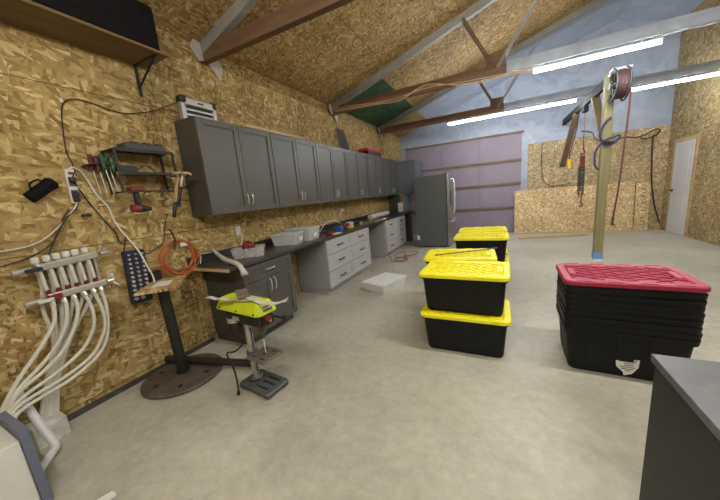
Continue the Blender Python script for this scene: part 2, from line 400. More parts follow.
# sill strip at the foot of the left wall
struct(M().box((0, YF, 0), (.02, 1.93, .042)), 'baseboard_left', FOAMD)
# overhead garage door in the back wall: foam filled sections between wooden rails
gd = bpy.data.objects.new('door_2', None); COL.objects.link(gd); gd['kind'] = 'structure'; WL['door_2'] = Vector((0,0,0))
GX0, GX1 = .24, 3.56
zz = [.02, .76, 1.455, 2.11, 2.83]
for i in range(4):
    m = M()
    for j in range(3):
        a = GX0+(GX1-GX0)*j/3; b = GX0+(GX1-GX0)*(j+1)/3
        m.box((a+.004, YB-.05, zz[i]), (b-.004, YB-.002, zz[i+1]))
    m.build('door_section', PINK, gd, origin=(0,0,0))
for z in zz[1:4]:
    M().box((GX0, YB-.085, z-.035), (GX1, YB-.05, z+.035)).build('door_rail', RAIL, gd, origin=(0,0,0))
M().box((GX0-.05, YB-.09, 2.83), (GX1+.05, YB-.002, 2.89)).build('door_header', RAIL, gd, origin=(0,0,0))
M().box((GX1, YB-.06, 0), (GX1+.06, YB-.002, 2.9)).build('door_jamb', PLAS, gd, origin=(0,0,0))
# white two-panel door in the right wall
d1 = M(); y0, y1, zt = 8.56, 9.27, 2.04
d1.box((XR-.03, y0, .01), (XR-.002, y1, zt))
o = struct(d1, 'door_1', DOORW, bevel=.002)
m = M()
for (a, b) in ((.15, .92), (1.08, zt-.14)):
    for q in (0, 1):
        i = .012*q
        xx = XR-.030-.006*(1-q)
        m.box((XR-.036, y0+.11, a), (XR-.03, y0+.125, b)).box((XR-.036, y1-.125, a), (XR-.03, y1-.11, b))
        m.box((XR-.036, y0+.11, a), (XR-.03, y1-.11, a+.015)).box((XR-.036, y0+.11, b-.015), (XR-.03, y1-.11, b))
        break
    m.box((XR-.035, y0+.16, a+.05), (XR-.03, y1-.16, b-.05))
m.build('door_panel', DOORW, o, origin=(0,0,0), bevel=.002)
m = M().cyl((XR-.03, y1-.07, .98), (XR-.045, y1-.07, .98), .03).cyl((XR-.045, y1-.07, .98), (XR-.085, y1-.07, .98), .012)
m.tube([(XR-.085, y1-.07, .98), (XR-.088, y1-.12, .985), (XR-.085, y1-.19, .975)], .011, 8, 4)
m.build('door_handle', DARKP, o, origin=(0,0,0))
m = M().box((XR-.02, y0-.09, 0), (XR, y0-.005, zt+.08)).box((XR-.02, y1+.005, 0), (XR, y1+.09, zt+.08)).box((XR-.02, y0-.005, zt+.005), (XR, y1+.005, zt+.08))
struct(m, 'trim_1', LUMB_Y)

# ------------------------------------------------------------------ roof trusses
def truss(y, where):
    t = thing('roof_truss', (0, y, 3.12), where, 'roof truss', 0, 'roof trusses across the shop')
    M().box((.0, y-.038, 3.105), (3.08, y+.038, 3.255)).build('bottom_chord', LUMB_DARK, t, bevel=.004)
    lab(M().box((3.08, y-.040, 3.104), (XR, y+.040, 3.256)).build('bottom_chord', PLAS, t, bevel=.004), 'length of bottom chord coloured pale for the glow around the lights')  # pale bluish colour stands in for the glow that washes out this length
    m = M()
    def raf(xa, xb, s, yo, w, h, drop):
        za = EAVE+SL*xa-drop; zb = EAVE+SL*xb-drop
        return m.loft([[(xa,y+yo-w/2,za-h),(xa,y+yo+w/2,za-h),(xa,y+yo+w/2,za),(xa,y+yo-w/2,za)], [(xb,y+yo-w/2,zb-h),(xb,y+yo+w/2,zb-h),(xb,y+yo+w/2,zb),(xb,y+yo-w/2,zb)]])
    raf(.02, XRIDGE, SL, 0, .08, .12, .0)
    m.loft([[(XRIDGE,y-.04,ZR-.12),(XRIDGE,y+.04,ZR-.12),(XRIDGE,y+.04,ZR),(XRIDGE,y-.04,ZR)], [(XR,y-.04,ZE-.12),(XR,y+.04,ZE-.12),(XR,y+.04,ZE),(XR,y-.04,ZE)]])
    lab(m.build('top_chord', PLASR, t, bevel=.004), 'top chord wrapped in pale plastic')
    for (xa, za, xb, zb) in ((2.92, 3.2, 2.48, EAVE+SL*2.48-.08), (2.96, 3.2, 3.75, EAVE+SL*3.75-.08)):
        M().bar((xa, y, za), (xb, y, zb), .045, .10, (0,1,0)).build('web', LUMB_DARK if xa < 2.95 else PLASR, t)  # right web coloured pale in place of the glow around the tubes
    M().box((2.80, y-.05, 3.14), (3.07, y+.05, 3.40)).build('gusset_plate', LUMB_DARK, t)
    # torn plastic flaps at the eave
    for poly, dx in ((((-.19, 3.20), (-.12, 3.31), (-.03, 3.36), (.0, 3.37), (-.02, 3.20), (-.04, 3.11), (-.10, 3.09)), .05), (((.03, 3.13), (.10, 3.17), (.19, 3.20), (.24, 3.13), (.22, 3.06), (.17, 2.97), (.12, 3.04)), .035)):
        n = len(poly); wv = [(dx+.02*math.sin(9*a+7*b), y+a, b) for a, b in poly]
        M().add(wv+[(q[0]+.006, q[1], q[2]) for q in wv], [tuple(range(n-1, -1, -1)), tuple(range(n, 2*n))]+[(i, (i+1) % n, n+(i+1) % n, n+i) for i in range(n)]).build('plastic_flap', PLAS2, t)
    return t
truss(2.45, 'brown roof truss nearest the camera crossing above the pale shop light')
truss(5.2, 'brown roof truss carrying the yellow wires and the long white tube light')
truss(7.7, 'brown roof truss farthest back, beside the green ceiling panel')
truss(-.2, 'brown roof truss overhead just behind the camera')
# loose yellow wires draped along the middle truss
for k, dz in enumerate((0, -.03, -.055)):
    m = M().tube([(.04, 5.14-.01*k, 3.20+dz), (.5, 5.13, 3.17+dz), (1.0, 5.13, 3.12+dz*.6), (1.45, 5.12, 3.11+dz), (1.9, 5.12, 3.15-dz), (2.5, 5.11, 3.10+dz), (3.0, 5.12, 3.08+dz*.7), (3.42, 5.16, 3.065+dz*.2)], .006, 6, 5)
    tag(m.build('electrical_wire', LUMB_LIGHT), ['upper', 'middle', 'lowest'][k]+' pale yellow wire draped along the middle roof truss', 'wire', 'pale wires along the truss')

# ------------------------------------------------------------------ tube lights
def tube_light(xa, xb, y, z, label, mat):
    t = thing('tube_light', ((xa+xb)/2, y, z), label, 'light', 0, 'tube lights under the trusses')
    M().box((xa, y-.022, z+.035), (xb, y+.022, z+.055)).box((xa, y-.016, z-.018), (xa+.012, y+.016, z+.035)).box((xb-.012, y-.016, z-.018), (xb, y+.016, z+.035)).build('housing', WHITEP, t)
    M().cyl((xa+.013, y, z+.006), (xb-.013, y, z+.006), .0185, 10).build('diffuser', mat, t)
    for x in (xa+.2, xb-.2):
        M().box((x-.01, y-.012, z+.05), (x+.01, y+.012, z+.08)).build('hanger', STEEL, t)
    return t
tube_light(3.42, 4.79, 5.2, 3.025, 'long glowing white tube light highest in view, under the middle truss', LED)
tube_light(1.85, 4.42, 7.7, 3.025, 'glowing white tube light left of the post, under the far truss', LED)
tube_light(5.2, 6.55, 7.7, 3.025, 'glowing white tube light right of the hose reel, under the far truss', LED)
tube_light(2.9, 5.4, 2.45, 3.025, 'white tube light overhead on the nearest truss', LEDW)
tube_light(1.4, 3.9, -.2, 3.025, 'white tube light overhead behind the camera', LEDW)

# ------------------------------------------------------------------ cabinets on the left wall
def shaker(y0, y1, z0, z1, x, th=.02, fr=.06, rec=.012):
    m = M()
    m.box((x, y0, z0), (x+th-rec, y1, z1))
    m.box((x+th-rec, y0, z0), (x+th, y0+fr, z1)).box((x+th-rec, y1-fr, z0), (x+th, y1, z1))
    m.box((x+th-rec, y0+fr, z0), (x+th, y1-fr, z0+fr)).box((x+th-rec, y0+fr, z1-fr), (x+th, y1-fr, z1))
    return m
def pull(x, y, z, ln, vertical=True, r=.0055):
    m = M(); h = ln/2; d = .03
    a, b = ((x+d, y, z-h), (x+d, y, z+h)) if vertical else ((x+d, y-h, z), (x+d, y+h, z))
    m.tube([(x, *a[1:]), (x+d*.8, *a[1:]), (x+d+.004, (a[1]*3+b[1])/4, (a[2]*3+b[2])/4), (x+d+.004, (a[1]+3*b[1])/4, (a[2]+3*b[2])/4), (x+d*.8, *b[1:]), (x, *b[1:])], r, 8, 3)
    return m
YU, WU, ZB, ZT, DU = 1.969, 1.0255, 1.44, 2.411, .33
up_lab = ['charcoal wall cabinet nearest the camera, under the silver shop light', 'second charcoal wall cabinet from the camera, under the thin light plank',
          'third charcoal wall cabinet from the camera, next after the thin plank', 'fourth charcoal wall cabinet, with the black panel leaning on its top',
          'fifth charcoal wall cabinet, under the red and black case', 'sixth charcoal wall cabinet, farthest one of the row beside the blue grey corner cabinet']
def upper():
    t = thing('wall_cabinet', (0, 0, 0), up_lab[0], 'cabinet', 0, 'charcoal wall cabinets in a row')
    b = M().box((.0, .002, 0), (DU-.021, WU-.002, ZT-ZB))
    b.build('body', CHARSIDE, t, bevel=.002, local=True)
    for s in (0, 1):
        y0, y1 = (.006, WU/2-.0025) if s == 0 else (WU/2+.0025, WU-.006)
        d = shaker(y0, y1, .003, ZT-ZB-.003, DU-.02, fr=.065).build('door', CHAR, t, bevel=.0015, local=True)
        pull(DU, WU/2+(.035 if s else -.035), .14, .11).build('handle', CHROME, d, local=True)
    return t
u0 = upper(); u0.location = (.001, YU, ZB)
for i in range(1, 6): dup(u0, (.001, YU+i*WU, ZB), label=up_lab[i])
# deeper blue grey cabinet at the far end
t = thing('deep_wall_cabinet', (0, 8.14, 1.43), 'deep blue grey wall cabinet at the far end, above the fridge side', 'cabinet')
M().box((.001, 8.135, 1.43), (.84, 9.0, 2.37)).build('body', BLUEGREY, t, bevel=.003)
for (a, b) in ((8.14, 8.565), (8.57, 8.995)):
    d = shaker(a, b, 1.435, 2.365, .84).build('door', BLUEGREY, t, bevel=.0015)
    pull(.86, 8.53 if a < 8.2 else 8.605, 1.56, .11).build('handle', CHROME, d)
# tall dark end panel below it
tag(M().box((.001, 8.14, .925), (.34, 8.17, 1.428)).build('end_panel', CHARSIDE, bevel=.002), 'dark upright panel between worktop and blue grey cabinet', 'panel')

# base cabinets
BF = .63; KH = .10; BH = .878
def base(name, y0, y1, label, bodym, frontm, rows, group=None, doors=False, handle=DARKP):
    t = thing(name, (0, y0, 0), label, 'cabinet', 0, group)
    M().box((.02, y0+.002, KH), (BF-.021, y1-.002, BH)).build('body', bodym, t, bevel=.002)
    M().box((.02, y0+.02, 0), (BF-.08, y1-.02, KH)).build('toe_kick', bodym, t)
    if doors:
        d = shaker(y0+.006, y1-.006, .70, BH-.006, BF-.02, fr=.045).build('drawer', frontm, t, bevel=.0015)
        pull(BF, (y0+y1)/2, .79, .13, False).build('handle', handle, d)
        ym = (y0+y1)/2
        for s in (0, 1):
            a, b = ((y0+.006, ym-.002), (ym+.002, y1-.006))[s]
            d = shaker(a, b, KH+.006, .694, BF-.02).build('door', frontm, t, bevel=.0015)
            pull(BF, ym+(.035 if s else -.035), .60, .13).build('handle', handle, d)
    else:
        ym = (y0+y1)/2; zs = [KH+.006, .375, .645, BH-.006]
        for s in (0, 1):
            a, b = ((y0+.008, ym-.007), (ym+.007, y1-.008))[s]
            for k in range(3):
                d = shaker(a, b, zs[k]+.007, zs[k+1]-.007, BF-.02, fr=.05, rec=.012).build('drawer', frontm, t, bevel=.0015)
                pull(BF, (a+b)/2, (zs[k]+zs[k+1])/2, .15, False, .009).build('handle', handle, d)
    return t
base('base_cabinet', 1.957, 2.722, 'charcoal base cabinet with one drawer and two doors under the near worktop end', CHARSIDE, CHAR, 0, doors=True, handle=CHROME)
base('drawer_cabinet', 3.56, 5.15, 'light grey six drawer cabinet nearer the camera, behind the white lidded bin', GREYS, GREYC, 3, 'light grey drawer cabinets')
base('drawer_cabinet', 6.05, 7.65, 'light grey six drawer cabinet farther away, beside the coiled red hose', GREYS, GREYC, 3, 'light grey drawer cabinets')
t = thing('corner_cabinet', (0, 7.7, 0), 'near black base cabinet at the far worktop end beside the fridge', 'cabinet')
M().box((.02, 8.28, 0), (.60, 8.45, BH)).build('body', CHARSIDE, t, bevel=.002)
M().box((.02, 7.67, .0), (.08, 8.27, BH)).build('back_panel', DARKP, t, bevel=.002)
# countertop
t = thing('countertop', (0, 1.80, BH), 'long dark worktop with a raised backsplash along the left wall', 'countertop')
m = M(); r = .014
prof = [(.004, .882), (.632, .882), (.645, .89), (.648, .902), (.645, .914), (.636, .92), (.024, .92), (.022, 1.01), (.018, 1.016), (.004, 1.016)]
m.loft([[(x, 1.806, z) for x, z in prof], [(x, 8.47, z) for x, z in prof]])
m.build('worktop', TOP, t)
lab(M().box((.006, 1.799, .885), (.64, 1.8065, .917)).build('end_strip', LUMB_LIGHT, t), 'raw unlaminated edge of the worktop end')

# things above the wall cabinets
t = thing('shop_light', (.17-.06, 1.99, ZT), 'silver louvred shop light with black corner caps standing on the nearest wall cabinet', 'light')
y0, y1, zz0, zz1 = 1.985, 2.385, 2.413, 2.625
for ya in (y0, y1-.045): M().box((.155-.06, ya, zz0), (.21-.06, ya+.045, zz1-.03)).build('side_rail', ALU, t, bevel=.004)
M().box((.14-.06, y0+.03, zz1-.065), (.225-.06, y1-.03, zz1)).build('top_rail', ALU, t, bevel=.006)
for k in range(3):
    M().hexa([(.16-.06,y0+.045,zz0+.012+.05*k),(.205-.06,y0+.045,zz0+.0+.05*k),(.205-.06,y1-.045,zz0+.0+.05*k),(.16-.06,y1-.045,zz0+.012+.05*k)],
             [(.16-.06,y0+.045,zz0+.03+.05*k),(.205-.06,y0+.045,zz0+.018+.05*k),(.205-.06,y1-.045,zz0+.018+.05*k),(.16-.06,y1-.045,zz0+.03+.05*k)]).build('louvre', ALU, t)
for y in (y0-.005, y1-.06):
    M().rbox((.135-.06, y, zz1-.05), (.23-.06, y+.065, zz1+.02), .02).build('corner_cap', BLACKPL, t)
M().box((.17-.06, y0+.045, zz0+.02), (.175-.06, y1-.045, zz1-.05)).build('back_plate', CASEG, t)
M().box((.1655, 2.16, 2.588), (.1665, 2.225, 2.602)).build('dark_badge', INKM, t)
tag(M().box((.22, 2.62, 2.413), (.325, 3.78, 2.452)).build('wooden_plank', LUMB_Y, bevel=.003), 'thin light wood plank lying on the second wall cabinet', 'plank')
m = M().hexa([(.05,5.40,2.414),(.20,5.47,2.414),(.20,5.50,2.414),(.05,5.43,2.414)], [(.03,5.26,2.87),(.15,5.36,2.83),(.15,5.39,2.83),(.03,5.29,2.87)])
tag(m.build('tilted_panel', CASEG, bevel=.003), 'dark grey panel leaning upright on the fourth wall cabinet', 'panel')
t = thing('tool_case', (.17, 6.7, 2.414), 'red and black tool case on the fifth wall cabinet', 'tool case')
M().rbox((.04, 6.22, 2.414), (.30, 7.05, 2.50), .02).build('case_base', BLACKPL, t)
lab(M().rbox((.04, 6.20, 2.502), (.30, 7.07, 2.565), .03).build('case_lid', REDC, t), 'red lid')
lab(M().tube([(.28, 6.98, 2.50), (.31, 7.0, 2.60), (.31, 7.2, 2.62), (.28, 7.22, 2.50)], .012, 8, 4).build('carry_handle', REDC, t), 'red handle')

# ------------------------------------------------------------------ high shelf with black cases
t = thing('wall_shelf', (0, 1.0, 2.79), 'brown wooden wall shelf high in the upper left corner on a black bracket', 'shelf')
M().box((.001, -.6, 2.85), (.375, 1.80, 2.872)).build('shelf_board', SHELFW, t, bevel=.002)
for y in (1.715, .2):
    b = M().box((.0, y-.014, 2.585), (.006, y+.014, 2.85)).box((0, y-.014, 2.844), (.34, y+.014, 2.85)).bar((.006, y, 2.665), (.31, y, 2.842), .012, .012)
    b.build('bracket', DARKP, t)
tag(M().rbox((.03, .70, 2.873), (.36, 1.755, 3.22), .03).build('equipment_case', CASEB), 'large black fabric case on the high shelf', 'case')
tag(M().rbox((.03, -.5, 2.873), (.35, .66, 3.20), .03).build('equipment_case', CASEB), 'second black case behind the large one, at the cropped end of the high shelf', 'case')

# ------------------------------------------------------------------ wall tool rack and its tools
t = thing('tool_rack', (0, 1.5, 1.70), 'black steel wire tool rack hung on the board wall left of the cabinets', 'tool rack')
Ya, Yb_, za, zb, zc = 1.30, 1.765, 2.06, 1.87, 1.71
def rod(m, a, b, r=.008): return m.tube([a, b], r, 6)
lab(M().box((.006, Ya, za-.006), (.20, Yb_, za+.004)).build('top_shelf', PIPE, t, bevel=.002), 'flat black top shelf')
m = M().box((.196, Ya, za-.02), (.204, Yb_, za+.006)); m.build('front_lip', PIPE, t)
lab(M().box((.006, Ya, zb-.004), (.19, Yb_, zb+.004)).box((.186, Ya, zb-.018), (.194, Yb_, zb+.006)).build('middle_shelf', PIPE, t), 'narrow middle shelf')
for y in (Ya, Yb_):
    M().box((.186, y-.008, zc), (.202, y+.008, za)).build('upright', PIPE, t)
    M().box((.002, y-.008, zc), (.018, y+.008, za)).build('upright', PIPE, t)
m = M().box((.188, Ya, zc-.006), (.20, Yb_, zc+.006)).box((.002, Ya-.006, zc-.006), (.20, Ya+.006, zc+.006)).box((.002, Yb_-.006, zc-.006), (.20, Yb_+.006, zc+.006))
for k in range(1, 4): m.box((.002, Ya+k*.1225-.003, zc-.003), (.19, Ya+k*.1225+.003, zc+.003))
m.build('bottom_rail', PIPE, t)
t = thing('drill_case', (.1, 1.58, za), 'dark grey flat tool case lying on top of the wall rack', 'tool case')
M().rbox((.03, 1.40, za+.005), (.18, 1.715, za+.06), .012).build('case_base', CASEG, t)
for y in (1.45, 1.55, 1.65):
    M().rbox((.035, y, za+.061), (.175, y+.06, za+.072), .008).build('latch', CASEG, t)
SDRED = paint('dark_red_handle', (.10, .018, .025), .4); SDGRN = paint('dark_green_handle', (.012, .065, .03), .4)
# screwdrivers hung at the left end of the rack
sd_lab = ['red handled screwdriver at the left end of the tool rack', 'dark red handled screwdriver next to the leftmost one on the rack', 'green handled screwdriver nearest the red ones on the rack', 'green handled screwdriver in the middle of the hanging row', 'green handled screwdriver farther right in the hanging row', 'green handled screwdriver hanging closest to the rack upright']
for k in range(6):
    y = 1.165+k*.024 - (.0 if k < 4 else .012); x = .12+.03*(k % 3)
    mt = SDRED if k < 2 else SDGRN
    z = 2.0 - .012*(k % 2)
    t = thing('screwdriver', (x, y, z-.25), sd_lab[k], 'screwdriver', 0, 'screwdrivers hung on the rack')
    M().lathe([(.004, -.09), (.014, -.085), (.015, -.05), (.011, -.04), (.016, -.025), (.018, .005), (.015, .03), (.004, .038)], (x, y, z-.03), 10).build('handle', mt, t)
    M().cyl((x, y+.004*k, z-.115), (x, y+.01+.006*k, z-.30+.02*(k % 3)), .0042, 8).build('shank', CHROME, t)
m = M().rbox((.03, 1.245, zb+.0045+.0), (.17, 1.293, zb+.016), .006)
tag(M().box((.0, 1.14, 1.925), (.19, 1.297, 1.933)).build('screwdriver_holder', PIPE), 'black holder strip carrying the screwdrivers beside the tool rack', 'holder')
t = thing('battery_charger', (.1, 1.39, zb+.005), 'black battery charger with a cord on the rack middle shelf', 'charger')
M().rbox((.03, 1.32, zb+.005), (.17, 1.46, zb+.055), .012).build('charger_body', BLACKPL, t)
M().tube([(.15, 1.46, zb+.02), (.17, 1.50, zb+.06), (.15, 1.56, zb+.055), (.16, 1.60, zb+.012)], .004, 6, 5).build('cord', CORDB, t)
t = thing('cordless_driver', (.16, 1.41, 1.53), 'red and black cordless drill hanging below the tool rack', 'drill')
lab(M().rbox((.11, 1.355, 1.716), (.20, 1.47, 1.752), .012).build('battery', REDB, t), 'red battery pack')
M().tube([(.16, 1.405, 1.72), (.16, 1.403, 1.67), (.16, 1.402, 1.59)], .024, 10, 3).build('grip', BLACKPL, t)
lab(M().cyl((.16, 1.405, 1.567), (.16, 1.345, 1.572), .040, 14, .034).build('motor_housing', REDB, t), 'red motor end')
M().cyl((.16, 1.405, 1.567), (.16, 1.445, 1.562), .038, 14, .030).cyl((.16, 1.445, 1.562), (.16, 1.495, 1.556), .026, 12, .016).build('chuck', BLACKPL, t)

def hammer(top, bot, split, tipm, upm, lowm, label, headm):
    a, b = Vector(top), Vector(bot); t = thing('hammer', b, label, 'hammer', 0, 'hammers hooked on the rack end')
    p = a.lerp(b, split[0]); q = a.lerp(b, split[1])
    M().tube([a, p], .010, 8).build('neck', upm, t)
    M().tube([p, p.lerp(q, .5), q], .016, 10, 2).build('handle', lowm, t)
    M().tube([q, q.lerp(b, .5), b], .017, 10, 2).build('grip_end', tipm, t)
    d = (b-a).normalized(); f = Vector((.55, .8, 0)).normalized()
    m = M().cyl(a-f*.035, a-f*.07, .017, 12).tube([a-f*.04, a, a+f*.04, a+f*.075+d*.022], .0125, 8, 3)
    m.build('head', headm, t)
hammer((.225, 1.814, 1.872), (.20, 1.713, 1.555), (.42, .92), BLACKPL, CHROME, BLACKPL, 'claw hammer with a bright neck and black grip hooked at the rack end', LUMB_LIGHT)
hammer((.205, 1.772, 1.862), (.20, 1.657, 1.462), (.10, .66), BLACKPL, DARKWOOD, DARKWOOD, 'wooden handled hammer with a black butt hanging left of the bright necked one', CASTT)
rk = bpy.data.objects['tool_rack']
M().tube([(.192, 1.70, 1.842), (.205, 1.772, 1.842), (.225, 1.814, 1.852), (.235, 1.86, 1.852)], .008, 6).build('hook', PIPE, rk)

# ------------------------------------------------------------------ power strip, cords, holster
t = thing('power_strip', (.02, 1.05, 1.64), 'white and grey power strip screwed to the board wall with cords', 'power strip')
mt = Matrix.Translation((0, 1.052, 1.772)) @ Matrix.Rotation(R(-2), 4, 'X')
M().rbox((.001, -.028, -.13), (.035, .028, .13), .008, mat=mt).build('strip_body', WHITEP, t)
for (a, b) in ((-.12, -.03), (.0, .07)): M().box((.035, -.021, a), (.038, .021, b), mt).build('socket_panel', CASEG, t)
for z in (-.1, -.06, .045): M().rbox((.036, -.017, z-.016), (.065, .017, z+.016), .006, mat=mt).build('plug', BLACKPL, t)
lab(M().box((.035, -.014, .088), (.041, .014, .108), mt).build('switch', REDB, t), 'red rocker switch')
def cord(name, pts, r, mat, label, cat='cord', per=6, n=7, group=None):
    return tag(M().tube(pts, r, n, per).build(name, mat), label, cat, group)
cord('white_extension', [(.04, 1.049, 1.895), (.03, 1.075, 1.915), (.025, 1.10, 1.908), (.02, 1.135, 1.874), (.02, 1.159, 1.802), (.02, 1.185, 1.71), (.025, 1.24, 1.597), (.03, 1.255, 1.49), (.05, 1.28, 1.39), (.12, 1.295, 1.30), (.19, 1.31, 1.193), (.20, 1.335, 1.076), (.20, 1.363, .968), (.20, 1.365, .90)], .0068, WHITEP, 'white power cord running from the strip down to the plywood topped stand')
cord('light_cord', [(.16, 2.02, 2.60), (.05, 1.93, 2.55), (.02, 1.80, 2.48), (.012, 1.584, 2.41), (.012, 1.45, 2.405), (.012, 1.307, 2.436), (.012, 1.21, 2.44), (.012, 1.14, 2.40), (.012, 1.105, 2.30), (.012, 1.075, 2.05), (.012, 1.09, 1.95), (.03, 1.085, 1.89), (.05, 1.058, 1.84)], .0042, CORDB, 'dark cord looping over the wall from shop light to power strip')
cord('charger_cord', [(.06, 1.058, 1.815), (.03, 1.075, 1.77), (.015, 1.095, 1.73), (.012, 1.144, 1.608), (.012, 1.203, 1.478), (.012, 1.25, 1.38), (.012, 1.262, 1.30), (.012, 1.29, 1.27)], .005, CORDB, 'dark cord slanting from the power strip to the socket organizer hook')
cord('valve_cord', [(.06, 1.055, 1.70), (.03, 1.052, 1.655), (.03, 1.03, 1.60), (.03, .96, 1.53), (.03, .896, 1.438), (.04, .85, 1.36), (.06, .795, 1.271), (.10, .742, 1.215)], .0055, CORDB, 'black cord hanging from the strip down to the manifold')
cord('grey_flex', [(.05, 1.047, 1.72), (.03, 1.052, 1.66), (.03, 1.03, 1.612), (.03, .993, 1.567), (.025, .925, 1.492), (.02, .823, 1.404), (.02, .722, 1.362), (.02, .55, 1.35)], .0048, PVC, 'pale grey cord curving left from the power strip foot')
cord('thermostat_wire', [(.02, .995, 1.603), (.02, .94, 1.52), (.02, .897, 1.426), (.02, .83, 1.345), (.02, .708, 1.281), (.02, .5, 1.24)], .0045, CORDB, 'thin dark cord drooping left above the manifold caps')
cord('black_flex', [(.012, 1.71, 1.50), (.012, 1.68, 1.43), (.012, 1.655, 1.36), (.012, 1.62, 1.24), (.012, 1.56, 1.19), (.012, 1.45, 1.15), (.012, 1.38, 1.17)], .004, CORDB, 'thin black cord hanging behind the coiled orange cord')
tag(M().rbox((.01, 1.055, 1.535), (.03, 1.12, 1.555), .005).build('cord_clip', DARKP), 'small black clip on the wall below the power strip', 'clip')
tag(M().rbox((.004, 1.115, 2.395), (.018, 1.135, 2.425), .004).build('cable_clip', WHITEP), 'tiny white clip holding the dark cord at its upper left bend', 'clip')
t = thing('tool_holster', (.03, .87, 1.67), 'black fabric holster hung on the wall left of the power strip', 'holster')
mt = Matrix.Translation((.0, .885, 1.753)) @ Matrix.Rotation(R(38), 4, 'X')
m = M(); rings = []
for (y, hw, d) in ((-.105, .035, .03), (-.09, .04, .05), (-.03, .042, .06), (.03, .042, .06), (.075, .048, .055), (.095, .035, .03)):
    rings.append([(.004+(d if 0 < k < 4 else 0)*(1 if k == 2 else .8), y, hw*math.cos(PI*k/4)) for k in range(5)])
m.loft(rings, mat=mt); m.build('pouch', CASEB, t, bevel=.004)
M().tube([mt@Vector((.02, -.045, .04)), mt@Vector((.03, -.02, .068)), mt@Vector((.03, .03, .062)), mt@Vector((.02, .04, .042))], .006, 6, 4).build('loop', CASEB, t)

# ------------------------------------------------------------------ radiant heating manifold with white pipes
t = thing('pipe_manifold', (.08, .9, .1), 'steel heating manifold with white pipes on the wall at left', 'manifold')
def onbar(y, za, zb): return za+(zb-za)*(y-.74)/(1.10-.74)
ys_u = [.725, .782, .834, .887, .941, .998]; ys_l = [.75, .803, .859, .913, .971, 1.025]
lab(M().bar((.085, .72, 1.207), (.085, 1.06, 1.232), .05, .05).build('supply_bar', STEEL, t, bevel=.008), 'upper steel bar')
lab(M().bar((.085, .73, .987), (.085, 1.07, .999), .05, .05).build('return_bar', STEEL, t, bevel=.008), 'lower steel bar')
for y in ys_u:
    z = 1.207+(y-.69)*.068
    M().cyl((.085, y, z+.018), (.085, y-.002, z+.035), .012, 10).lathe([(.019, 0), (.021, .006), (.021, .036), (.017, .044), (.003, .046)], (.085, y-.002, z+.03), 14).build('valve_cap', WHITEP, t)
for y in ys_u:
    z = 1.207+(y-.69)*.068; yl = y+.014; zl = .986+(yl-.7)*.035
    M().tube([(.088, y, z-.02), (.088, y+.006, z-.05), (.088, yl-.004, zl+.075), (.088, yl, zl+.055)], .0125, 10, 3).build('flow_meter', PEX, t)
    lab(M().cyl((.088, yl, zl+.022), (.088, yl, zl+.045), .016, 12).build('flow_ring', REDB, t), 'red adjusting ring')
    M().cyl((.085, y, z-.026), (.085, y, z-.055), .011, 8).build('fitting', CHROME, t)
for (y, z, c, bm) in ((.665, 1.20, 'blue', NAVY), (.675, .975, 'white', WHITEP)):
    M().cyl((.085, y-.06, z), (.085, y+.03, z+.003), .022, 12).build('ball_valve', STEEL, t)
    M().rbox((.11, y-.01, z-.012), (.135, y+.075, z+.014), .008).build('valve_lever', bm, t)
lab(M().rbox((.105, .72, .965), (.128, .80, 1.005), .01).build('valve_lever', REDB, t), 'red lever')
M().cyl((.085, 1.085, 1.232), (.085, 1.13, 1.236), .02, 12).cyl((.085, 1.115, 1.236), (.085, 1.115, 1.275), .008, 8).cyl((.085, 1.13, 1.236), (.085, 1.165, 1.225), .007, 8).build('air_vent', STEEL, t)
M().cyl((.085, 1.08, .999), (.085, 1.13, 1.0), .016, 12).cyl((.085, 1.125, .965), (.085, 1.125, 1.035), .01, 10).cyl((.085, 1.125, 1.03), (.085, 1.115, 1.06), .015, 10).cyl((.085, 1.13, .97), (.09, 1.155, .94), .008, 8).build('drain_valve', CHROME, t)
for y in (.735, 1.05): M().box((.001, y-.008, .97), (.058, y+.008, 1.24)).build('mounting_bracket', STEEL, t)
front = [
 [(.085, .742, .965), (.10, .741, .92), (.11, .722, .82), (.12, .662, .727), (.13, .59, .64), (.15, .46, .50), (.16, .36, .36), (.15, .24, .20), (.13, .19, .01)],
 [(.085, .803, .97), (.10, .806, .90), (.115, .768, .76), (.13, .683, .636), (.14, .587, .547), (.16, .45, .45), (.17, .36, .33), (.16, .26, .18), (.14, .22, .01)],
 [(.085, .858, .975), (.10, .864, .88), (.12, .82, .749), (.135, .719, .6), (.15, .597, .51), (.17, .44, .43), (.18, .36, .30), (.17, .29, .18), (.16, .26, .01)],
 [(.085, .913, .98), (.102, .938, .84), (.125, .914, .688), (.145, .811, .549), (.16, .648, .463), (.18, .44, .39), (.19, .36, .28), (.18, .32, .18), (.18, .30, .01)],
 [(.085, .971, .985), (.105, .995, .82), (.135, .976, .656), (.155, .859, .487), (.17, .679, .411), (.19, .43, .36), (.20, .37, .26), (.19, .35, .17), (.19, .34, .01)],
 [(.085, 1.026, .985), (.105, 1.027, .80), (.128, .982, .599), (.152, .894, .467), (.18, .703, .38), (.20, .43, .33), (.21, .39, .24), (.21, .375, .15), (.21, .37, .01)]]
for p in front:
    M().tube(p, .0125, 10, 6).build('pipe', PEX, t)
    M().cyl(p[0], (p[1][0]-.004, p[1][1]*.5+p[0][1]*.5, p[0][2]-.045), .017, 12).build('fitting', CHROME, t)
bk = [(.70, .70, .60, .500), (.752, .715, .612, .522), (.80, .735, .626, .54), (.86, .765, .64, .556), (.915, .79, .655, .575), (.97, .80, .668, .592)]
for k, (ya, yb, yc, yd) in enumerate(bk):
    M().tube([(.045, ys_u[k]+.004, 1.19), (.04, ys_u[k]+.004, 1.05), (.045, ya, .90), (.055, yb, .655), (.065, yc, .39), (.08, yd, .1)], .0125, 10, 6).build('pipe', PEX, t)
